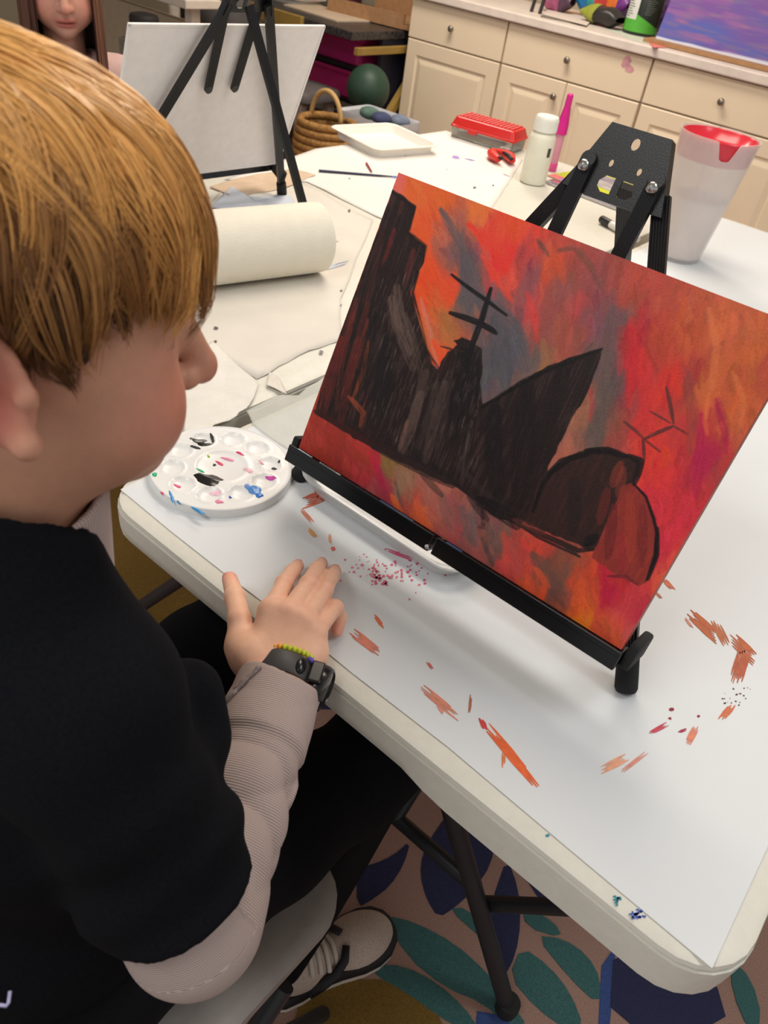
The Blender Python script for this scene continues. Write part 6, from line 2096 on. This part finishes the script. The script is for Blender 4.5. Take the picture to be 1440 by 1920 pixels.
def sleeve(P):
    t, a = arm_param(P)
    up = sd_cap(P, SH_R + (ELB - SH_R) * 0.55, ELB, 0.047, 0.0465)
    r_f = sd_cap(P, ELB, WRI - FA * 0.002, 0.0450, 0.0335)
    w = np.clip(t / 0.04, 0, 1)
    fold = w * (0.0060 - 0.0062 * np.abs(np.sin(t * 66 + 0.95 * a + 0.5 * np.sin(2 * a))) ** 0.7 - 0.0040 * np.abs(np.sin(t * 40 - 0.8 * a + 1.0 + 0.6 * np.sin(a))) ** 0.7)
    cuff = 0.0045 * np.clip((t - FL * 0.66) / 0.006, 0, 1)        # turned-back cuff, thicker
    r_f = r_f + fold * np.clip((FL * 0.68 - t) / 0.02, 0.18, 1) - cuff
    r_f = smax(r_f, t - FL * 0.985 - 0.006 * np.sin(a * 2 + 0.8), 0.003)
    d = smin(up, r_f, 0.012)
    d = smax(d, -sd_cap(P, WRI - FA * 0.035, WRI + FA * 0.05, 0.0285, 0.0285), 0.003)
    return d


v, q = surface(sleeve, np.minimum(ELB, WRI) - 0.06, np.maximum(np.maximum(ELB, WRI), SH_R * 0.45 + ELB * 0.55) + 0.055, 0.0026)
t_, a_ = arm_param(v)
tu = (v - ELB.astype(np.float32)) @ (-ARM_U).astype(np.float32)
prm = np.where(t_ > 0.0, t_ + 0.004 * np.sin(a_ + 0.5), -np.abs(tu))
me = np_mesh('grey_sleeve', v, q)
cc = np.zeros((len(v), 3), np.float32)
cc[:, 0] = prm
set_colors(me, cc)
link_mesh('grey_sleeve', me, M_GREY, boy, smooth=True)['label'] = 'grey ribbed knit right sleeve with turned-back cuff'
LE, LW = np.array([-0.590, 0.10, 0.71]), np.array([-0.50, 0.225, 0.655])
v, q = surface(lambda P: smin(sd_cap(P, SH_L * 0.5 + LE * 0.5, LE, 0.045, 0.043), smax(sd_cap(P, LE, LW, 0.042, 0.034), (P - LW) @ ((LW - LE) / np.linalg.norm(LW - LE)) - 0.0, 0.004), 0.012), np.minimum(LE, LW) - 0.06, np.maximum(LE, LW) + np.array([0.06, 0.06, 0.14]), 0.005)
me = np_mesh('grey_sleeve', v, q)
cc = np.zeros((len(v), 3), np.float32)
cc[:, 0] = v[:, 2]
set_colors(me, cc)
link_mesh('grey_sleeve', me, M_GREY, boy, smooth=True)
# rough seam along the cuff
b = MB()
q = random.Random(6)
P = []
for k in range(26):
    u = k / 25
    t = FL * (0.945 - 0.28 * u)
    a = 2.35 - 0.5 * u if False else 0.0
    P.append(ELB + FA * t)
cup = np.array([-0.45, -0.35, 0.82])
cup = cup - FA * (cup @ FA)
cup /= np.linalg.norm(cup)
csd = np.cross(FA, cup)
P = [p + (cup * math.cos(0.25 - 0.9 * k / 25) + csd * math.sin(0.25 - 0.9 * k / 25)) * (0.0405 + 0.0020 * k / 25 + 0.0010 * q.random()) for k, p in enumerate(P)]
b.tube([p + np.array([q.gauss(0, .0006)] * 3) for p in P], [0.0016 + 0.0012 * q.random() for _ in P], 7)
b.build('cuff_seam', mat('frayed_seam', (136, 122, 120), rough=0.95, vary=0.3, scale=400), boy, smooth=True)


def collar(P):
    c0, c1 = NECK + np.array([0.0, 0.003, -0.085]), NECK + np.array([0.006, 0.010, 0.045])
    d = sd_cap(P, c0, c1, 0.0600, 0.0560)
    t = (P - NECK) @ np.array([-0.26, -0.26, 0.93], np.float32)
    d = smax(d, t - 0.022, 0.003)
    return smax(d, -sd_cap(P, c0, c1 + np.array([0, 0, 0.05]), 0.0550, 0.0522), 0.002)


v, q = surface(collar, NECK + np.array([-0.08, -0.08, -0.15]), NECK + np.array([0.08, 0.09, 0.11]), 0.003)
me = np_mesh('grey_collar', v, q)
cc = np.zeros((len(v), 3), np.float32)
cc[:, 0] = np.hypot(v[:, 0] - NECK[0], v[:, 1] - NECK[1]) * 0 + np.arctan2(v[:, 1] - NECK[1], v[:, 0] - NECK[0]) * 0.055
set_colors(me, cc)
link_mesh('grey_collar', me, M_GREY, boy, smooth=True)

M_PANT = mat('black_trousers', (15, 15, 18), rough=0.95, vary=0.2, scale=300, bump=0.3, bscale=1200, spec=0.15)


def pants(P):
    d = sd_ell(P, (-0.39, 0.095, 0.545), (0.135, 0.115, 0.09), rotm(math.radians(-12), 0, 0))
    for hip, kn, an in (((-0.305, 0.10, 0.530), (-0.258, 0.445, 0.535), (-0.292, 0.348, 0.085)), ((-0.475, 0.11, 0.530), (-0.505, 0.465, 0.545), (-0.495, 0.415, 0.085))):
        d = smin(d, sd_cap(P, hip, kn, 0.080, 0.062), 0.04)
        d = smin(d, sd_cap(P, kn, an, 0.058, 0.043), 0.02)
    d = d + 0.003 * np.sin(60 * P[:, 1] + 30 * P[:, 0] - 25 * P[:, 2])
    return smax(d, 0.075 - P[:, 2], 0.004)


v, q = surface(pants, (-0.60, -0.05, 0.06), (-0.14, 0.55, 0.66), 0.0055)
link_mesh('black_trousers', np_mesh('black_trousers', v, q), M_PANT, boy, smooth=True)

# small stitched mark at the hem of the tee
b = MB()
pm = [at_d(x, y, 0.50) for x, y in ((19, 1858), (16, 1880), (12, 1886), (-2, 1884))]
b.tube(pm, 0.0009, 6)
b.build('stitched_mark', mat('lilac_thread', (176, 168, 206), rough=0.7), boy, smooth=True)


def shoe(parent, heel, toe):
    heel, toe = np.asarray(heel, float), np.asarray(toe, float)
    d = toe - heel
    L = np.linalg.norm(d)
    d /= L
    n = np.array([-d[1], d[0], 0])
    prof = [(0, .52), (.03, .72), (.10, .86), (.22, .88), (.38, .80), (.52, .86), (.68, 1.0), (.80, 1.0), (.90, .86), (.97, .58), (1, .25)]
    W = 0.045

    def ring(s, z, sh=0.0):
        out = []
        for u, w in prof:
            out.append((u, w))
        R = [(u, -w) for u, w in prof]
        Lf = [(u, w) for u, w in prof[::-1]]
        return [tuple(heel + d * (L * (0.5 + (u - 0.5) * s) + sh) + n * w * W * s + np.array([0, 0, z])) for u, w in R + Lf]
    b = MB()
    loft(b, [ring(0.985, 0.0), ring(1.0, 0.004), ring(1.0, 0.026), ring(0.99, 0.028)][::-1])
    so = b.build('shoe', mat('white_rubber_sole', (206, 194, 182), rough=0.6, vary=0.05), parent, smooth=40)
    b = MB()
    loft(b, [ring(1.008, 0.0165), ring(1.008, 0.0285), ring(0.98, 0.032), ring(0.90, 0.037), ring(0.86, 0.036)][::-1])
    b.build('black_stripe', mat('shoe_black', (24, 20, 24), rough=0.6), so, smooth=40)

    def up(P):
        e = sd_ell(P, heel + d * L * 0.70 + np.array([0, 0, 0.026]), (L * 0.285, 0.0425, 0.040), np.stack([d, n, np.array([0, 0, 1.0])], 1))
        e = smin(e, sd_ell(P, heel + d * L * 0.25 + np.array([0, 0, 0.03]), (L * 0.235, 0.036, 0.055), np.stack([d, n, np.array([0, 0, 1.0])], 1)), 0.03)
        return smax(e, 0.0255 - P[:, 2], 0.003)
    v, q = surface(up, np.minimum(heel, toe) - 0.06, np.maximum(heel, toe) + 0.06 + np.array([0, 0, 0.06]), 0.004)
    me = np_mesh('upper', v, q)
    link_mesh('upper', me, mat('speckled_canvas', (182, 164, 150), rough=0.85, vary=0.18, scale=420), so, smooth=True)
    b = MB()
    for k in range(4):
        u = 0.50 - 0.065 * k
        zc = 0.064 + 0.008 * k
        P = [heel + d * L * (u - 0.012 * abs(w)) + n * w * 0.030 + np.array([0, 0, zc - 0.020 * w * w]) for w in np.linspace(-1, 1, 9)]
        b.tube(P, 0.0036, 7, flat=0.6)
    b.build('laces', mat('shoe_lace', (196, 186, 176), rough=0.8), so, smooth=True)
    b = MB()
    for s in (-1, 1):
        P = [heel + d * L * u + n * s * w + np.array([0, 0, z]) for u, w, z in ((0.58, 0.010, 0.0655), (0.54, 0.026, 0.058), (0.46, 0.036, 0.050), (0.36, 0.0375, 0.040), (0.26, 0.037, 0.030))]
        b.tube(P, [0.006, 0.007, 0.008, 0.009, 0.009], 8, flat=0.4)
    b.build('side_panel', mat('shoe_black', (24, 20, 24)), so, smooth=True)
    return so


shoe(boy, (-0.287, 0.320, 0.0012), (-0.203, 0.524, 0.0012))
shoe(boy, (-0.500, 0.330, 0.0012), (-0.490, 0.545, 0.0012))

# ----- wristwatch and beaded bracelet
wc = WRI + FA * 0.010
wu = np.array([0.80, 0.56, -0.05])
wu = wu - FA * (wu @ FA)
wu /= np.linalg.norm(wu)
wv = np.cross(FA, wu)
if wv[2] < 0:
    wv = -wv
watch = thing('wristwatch', "chunky black wristwatch with round dial on the boy's right wrist", 'watch', tuple(wc))
M_WB = mat('watch_strap', (58, 57, 58), rough=0.5, vary=0.05)
M_WK = mat('watch_black', (20, 20, 22), rough=0.22)
rows = []
for k in range(49):
    a = 2 * math.pi * k / 48
    ra, rb = 0.0292, 0.0255
    c0 = wc + wu * ra * math.cos(a) + wv * rb * math.sin(a)
    nn = wu * math.cos(a) / ra + wv * math.sin(a) / rb
    nn /= np.linalg.norm(nn)
    hwid = 0.0105
    rows.append([c0 - FA * hwid - nn * .001, c0 - FA * hwid + nn * 0.0012, c0 - FA * hwid * .8 + nn * .0022, c0 + FA * hwid * .8 + nn * .0022, c0 + FA * hwid + nn * 0.0012, c0 + FA * hwid - nn * .001, c0 - FA * hwid - nn * .001])
MB().grid(np.array(rows)).build('strap', M_WB, watch, smooth=40)
cd = wu * 0.97 + wv * 0.10 - FA * 0.22
cd /= np.linalg.norm(cd)
cc0 = wc + wu * 0.0300
case = MB().lathe([(0, 0.0), (0.0195, 0.0), (0.0212, 0.002), (0.0214, 0.008), (0.0200, 0.0125), (0.0178, 0.0138), (0.0172, 0.0128), (0, 0.0128)], cc0 - cd * 0.002, 40, tuple(cd)).build('case', M_WK, watch, smooth=40)
MB().lathe([(0.0, 0.0134), (0.0165, 0.0132), (0.0171, 0.0126)][::-1], cc0 - cd * 0.002, 40, tuple(cd)).build('crystal', mat('dark_glass', (40, 38, 38), rough=0.06, spec=0.8), case, smooth=True)
for s in (-1, 1):
    MB().box(cc0 + wv * s * 0.0195 - wu * 0.001, (0.012, 0.008, 0.022), np.stack([wu, wv, FA], 1), 0.0015).build('lug', M_WK, watch)
an = math.radians(62)
nb = wu * math.cos(an) + wv * math.sin(an)
bt_c = wc + wu * 0.0292 * math.cos(an) + wv * 0.0255 * math.sin(an)
tb_ = np.cross(FA, nb)
MB().ball(bt_c + nb * 0.0022, (0.0032, 0.0050, 0.0085), 20, np.stack([nb, tb_, FA], 1)).build('sensor_button', M_WK, watch, smooth=True)
MB().ball(wc + wu * 0.021 + wv * 0.022 + FA * 0.0105, (0.004, 0.0025, 0.002), 12).build('keeper', mat('violet_plastic', (90, 74, 170), rough=0.4), watch, smooth=True)
br = thing('beaded_bracelet', 'lime and orange beaded bracelet beside the black wristwatch', 'bracelet', tuple(wc + FA * 0.014))
bc = WRI + FA * 0.0262
BEADC = [(196, 206, 48), (196, 206, 48), (196, 206, 48), (170, 196, 60), (236, 140, 40), (236, 140, 40), (240, 180, 60)]
for k in range(40):
    a = 2 * math.pi * k / 40
    p = bc + wu * 0.0288 * math.cos(a) + wv * 0.0262 * math.sin(a) - FA * 0.003 * math.cos(a - 2.2)
    q_ = np.stack([wu * math.cos(a) + wv * math.sin(a), -wu * math.sin(a) + wv * math.cos(a), FA], 1)
    cidx = [(236, 140, 40), (196, 206, 48), (196, 206, 48), (196, 206, 48), (240, 160, 50)][k // 3 % 5] if k // 3 % 5 else (236, 140, 40)
    MB().ball(p, (0.0027, 0.0024, 0.0031), 8, q_).build('bead', mat('bead_%d_%d' % cidx[:2], cidx, rough=0.35), br, smooth=True)

# ----- the boy's chair
chr_ = thing('folding_chair', 'light grey plastic folding chair the boy sits on', 'chair', (-0.39, 0.15, 0))
M_CH = mat('grey_chair_plastic', (150, 142, 136), rough=0.45, vary=0.04, scale=60, bump=0.15, bscale=800)
b = MB()
LL = []
for ins, z in ((0.05, 0.447), (0.016, 0.4495), (0.006, 0.4475), (0.0, 0.442), (0.0, 0.426), (0.006, 0.420), (0.03, 0.419)):
    LL.append([(x, y, z) for x, y in round_rect(-0.60 + ins, -0.187 - ins, -0.07 + ins, 0.352 - ins, 0.055)])
loft(b, LL)
b.build('seat', M_CH, chr_, smooth=40)
for s, x in ((-1, -0.588), (1, -0.200)):
    MB().tube([(x, 0.36, 0.012), (x, 0.10, 0.40), (x, -0.14, 0.85)], 0.011, 12).build('leg', M_DARKSTEEL, chr_, smooth=40)
    MB().tube([(x + s * 0.014, -0.12, 0.012), (x + s * 0.014, 0.24, 0.415)], 0.011, 12).build('leg', M_DARKSTEEL, chr_, smooth=40)
b = MB()
P = np.array([[(x, -0.115 - (z - 0.62) * 0.5 - 0.035 * (1 - ((x + 0.394) / 0.19) ** 2), z) for z in np.linspace(0.62, 0.84, 8)] for x in np.linspace(-0.584, -0.204, 16)])
b.grid(P)
o = b.build('backrest', M_CH, chr_, smooth=True)
mo = o.modifiers.new('thickness', 'SOLIDIFY')
mo.thickness = 0.012

# ----- the girl behind the left table
GM = rotm(math.radians(-27), math.radians(10), math.radians(2))
gsc = 1.04
GO = np.array([-1.775, 1.072, 0.985]) - GM @ (np.array([0.088, 0, -0.047]) * gsc)
girl = thing('person', 'girl with long brown hair seated beyond the blank canvas', 'person', (GO[0], GO[1], 0))


def girl_head(P):
    Q = ((P - GO.astype(np.float32)) @ GM.astype(np.float32)) / gsc
    d = head_ears(Q, head_core(Q)) * gsc
    return smin(d, sd_cap(P, GO + GM @ np.array([-0.02, 0, -0.04]), GO + np.array([-0.02, 0.01, -0.15]), 0.044, 0.046), 0.02)


GN = GO + np.array([-0.02, 0.01, -0.13])
gr = np.array([math.sin(math.radians(-20)), -math.cos(math.radians(-20)), 0])      # her right


def girl_trunk(P, g=0.0):
    d = sd_ell(P, GN + np.array([-0.01, 0, -0.17]), (0.09 + g, 0.125 + g, 0.17 + g), rotm(math.radians(-20), 0, 0))
    d = smin(d, sd_ell(P, GN + np.array([-0.01, 0, -0.36]), (0.09 + g, 0.115 + g, 0.14 + g), rotm(math.radians(-20), 0, 0)), 0.05)
    d = smin(d, sd_cap(P, GN + gr * 0.11 + np.array([0, 0, -0.055]), GN - gr * 0.11 + np.array([0, 0, -0.055]), 0.04 + g, 0.04 + g), 0.04)
    for s in (1, -1):
        sh = GN + gr * s * 0.135 + np.array([0, 0, -0.065])
        el = sh + gr * s * 0.03 + np.array([0.0, 0.0, -0.20])
        ha = el + np.array([0.15, -0.03, 0.03])
        d = smin(d, sd_cap(P, sh, el, 0.036 + g, 0.028 + g), 0.02)
        d = smin(d, sd_cap(P, el, ha, 0.028 + g, 0.020 + g), 0.01)
    return d


v1, q1 = surface(girl_head, GO - 0.16, GO + np.array([0.13, 0.13, 0.15]), 0.0034)
c1_ = skin_colors(((v1 - GO) @ GM) / gsc, (212, 160, 140))


def girl_all(P):
    d = girl_trunk(P)
    for s in (1, -1):
        d = smin(d, sd_cap(P, GN + gr * s * 0.06 + np.array([0, 0, -0.42]), GN + gr * s * 0.07 + np.array([0.30, -0.1, -0.40]), 0.058, 0.042), 0.03)
        d = smin(d, sd_cap(P, GN + gr * s * 0.07 + np.array([0.30, -0.1, -0.40]), np.array([GN[0] + 0.30, GN[1] - 0.1, 0.07]) + gr * s * 0.07, 0.042, 0.028), 0.01)
        d = smin(d, sd_cap(P, np.array([GN[0] + 0.28, GN[1] - 0.09, 0.035]) + gr * s * 0.07, np.array([GN[0] + 0.40, GN[1] - 0.14, 0.030]) + gr * s * 0.07, 0.034, 0.028), 0.02)
        sh = GN + gr * s * 0.165 + np.array([0.15, -0.03, -0.235])
        d = smin(d, sd_ell(P, sh + np.array([0.03, 0, 0]), (0.045, 0.026, 0.016)), 0.012)
    return d


v2, q2 = surface(girl_all, GN + np.array([-0.20, -0.36, -GN[2] - 0.01]), GN + np.array([0.50, 0.26, 0.06]), 0.009)
link_mesh('body', join_meshes('body', [(v1, q1, c1_), (v2, q2, np.tile(np.array((212, 160, 140.)), (len(v2), 1)))]), M_SKIN, girl, smooth=True)
eyes(girl, GO, GM, gsc, (92, 70, 50))
v, q = surface(lambda P: smax(girl_trunk(P, 0.010), -sd_cap(P, GN + np.array([0, 0, -0.02]), GN + np.array([0, 0, 0.1]), 0.058, 0.06), 0.004), GN + np.array([-0.22, -0.28, -0.52]), GN + np.array([0.26, 0.28, 0.02]), 0.007)
link_mesh('pink_top', np_mesh('pink_top', v, q), mat('pale_pink_fabric', (206, 172, 166), rough=0.9, vary=0.06), girl, smooth=True)


def girl_trousers(P):
    d = sd_ell(P, GN + np.array([0, 0, -0.42]), (0.115, 0.13, 0.10), rotm(math.radians(-20), 0, 0))
    for s in (1, -1):
        d = smin(d, sd_cap(P, GN + gr * s * 0.06 + np.array([0, 0, -0.42]), GN + gr * s * 0.07 + np.array([0.30, -0.1, -0.40]), 0.068, 0.054), 0.03)
        d = smin(d, sd_cap(P, GN + gr * s * 0.07 + np.array([0.30, -0.1, -0.40]), np.array([GN[0] + 0.30, GN[1] - 0.1, 0.10]) + gr * s * 0.07, 0.054, 0.042), 0.02)
    return d


v, q = surface(girl_trousers, GN + np.array([-0.2, -0.36, -GN[2] + 0.04]), GN + np.array([0.46, 0.24, -0.28]), 0.009)
link_mesh('dark_trousers', np_mesh('dark_trousers', v, q), mat('navy_fabric', (36, 40, 60), rough=0.9), girl, smooth=True)
gs = thing('plain_stool', 'plain wooden stool the girl sits on behind the left table', 'stool', (GN[0], GN[1], 0))
zs = GN[2] - 0.512
MB().lathe([(0, zs), (0.155, zs), (0.16, zs - 0.006), (0.16, zs - 0.024), (0.15, zs - 0.03), (0, zs - 0.03)][::-1], (GN[0] - 0.01, GN[1], 0), 32).build('seat', M_OLIVE, gs, smooth=40)
for k in range(4):
    a = math.radians(45 + 90 * k)
    MB().tube([(GN[0] - 0.01 + 0.11 * math.cos(a), GN[1] + 0.11 * math.sin(a), zs - 0.028), (GN[0] - 0.01 + 0.15 * math.cos(a), GN[1] + 0.15 * math.sin(a), 0.0)], 0.014, 10).build('leg', M_OLIVE, gs, smooth=40)

# her long hair: falls from a centre parting
st = Strands()
gh = np.random.default_rng(31)
m = 16
GB, GD = np.array(lin((116, 72, 54))), np.array(lin((58, 34, 30)))
n_l = 620
for k in range(n_l):
    s = 1 if gh.random() < 0.5 else -1
    az0 = math.radians(gh.uniform(40, 180)) * s
    lay = gh.random()
    S = 9
    u = np.linspace(0, 1, m)
    az = az0 + gh.normal(0, 0.045, S)[:, None] * (1 - 0.5 * u)[None] + gh.normal(0, 0.06) * u[None]
    if k % 5 == 0:      # front locks sweep from the parting to the sides
        az = s * np.radians(np.interp(u, [0, 0.10, 0.34, 1], [3, gh.uniform(8, 26), 47, 50]))[None] + gh.normal(0, 0.03, S)[:, None]
    el = np.interp(u, [0, 0.42], [86, -4])[None] * np.ones((S, 1))
    el = np.radians(el)
    D = np.stack([np.cos(el) * np.cos(az), np.cos(el) * np.sin(az), np.sin(el)], -1)
    r_ = scalp_radius(D.reshape(-1, 3), lambda P: head_core(P, False)).reshape(S, m) + 0.004 + 0.010 * lay
    L = (HC + D * r_[..., None]) * gsc
    drop = np.clip(u - 0.42, 0, 1) / 0.58 * gh.uniform(0.20, 0.30)
    P = GO + L @ GM.T
    P[..., 2] -= drop[None]
    P[..., :2] += (P[..., :2] - GO[:2]) * (0.10 * np.clip(u - 0.42, 0, 1))[None, :, None]
    rad = (0.0010 * (1 - 0.6 * u ** 3))[None] * np.ones((S, 1))
    f = np.clip(lay * 0.8 + gh.normal(0, 0.15, S), 0, 1)[:, None]
    st.add(P, rad, GD + (GB - GD) * f)
o = st.build('long_hair', M_HAIR, girl)
o['kind'] = 'stuff'
b = MB()
rows = []
for az in np.radians(np.linspace(46, 314, 60)):
    el = np.radians(np.linspace(88, -30, 24))
    D = np.stack([np.cos(el) * np.cos(az), np.cos(el) * np.sin(az), np.sin(el)], -1)
    r_ = scalp_radius(D, lambda P: head_core(P, False)) + 0.003
    rows.append(GO + ((HC + D * r_[:, None]) * gsc) @ GM.T)
b.grid(np.array(rows))
b.build('hair_under', mat('brown_hair_shade', (70, 44, 36), rough=0.7), girl, smooth=True)['kind'] = 'stuff'
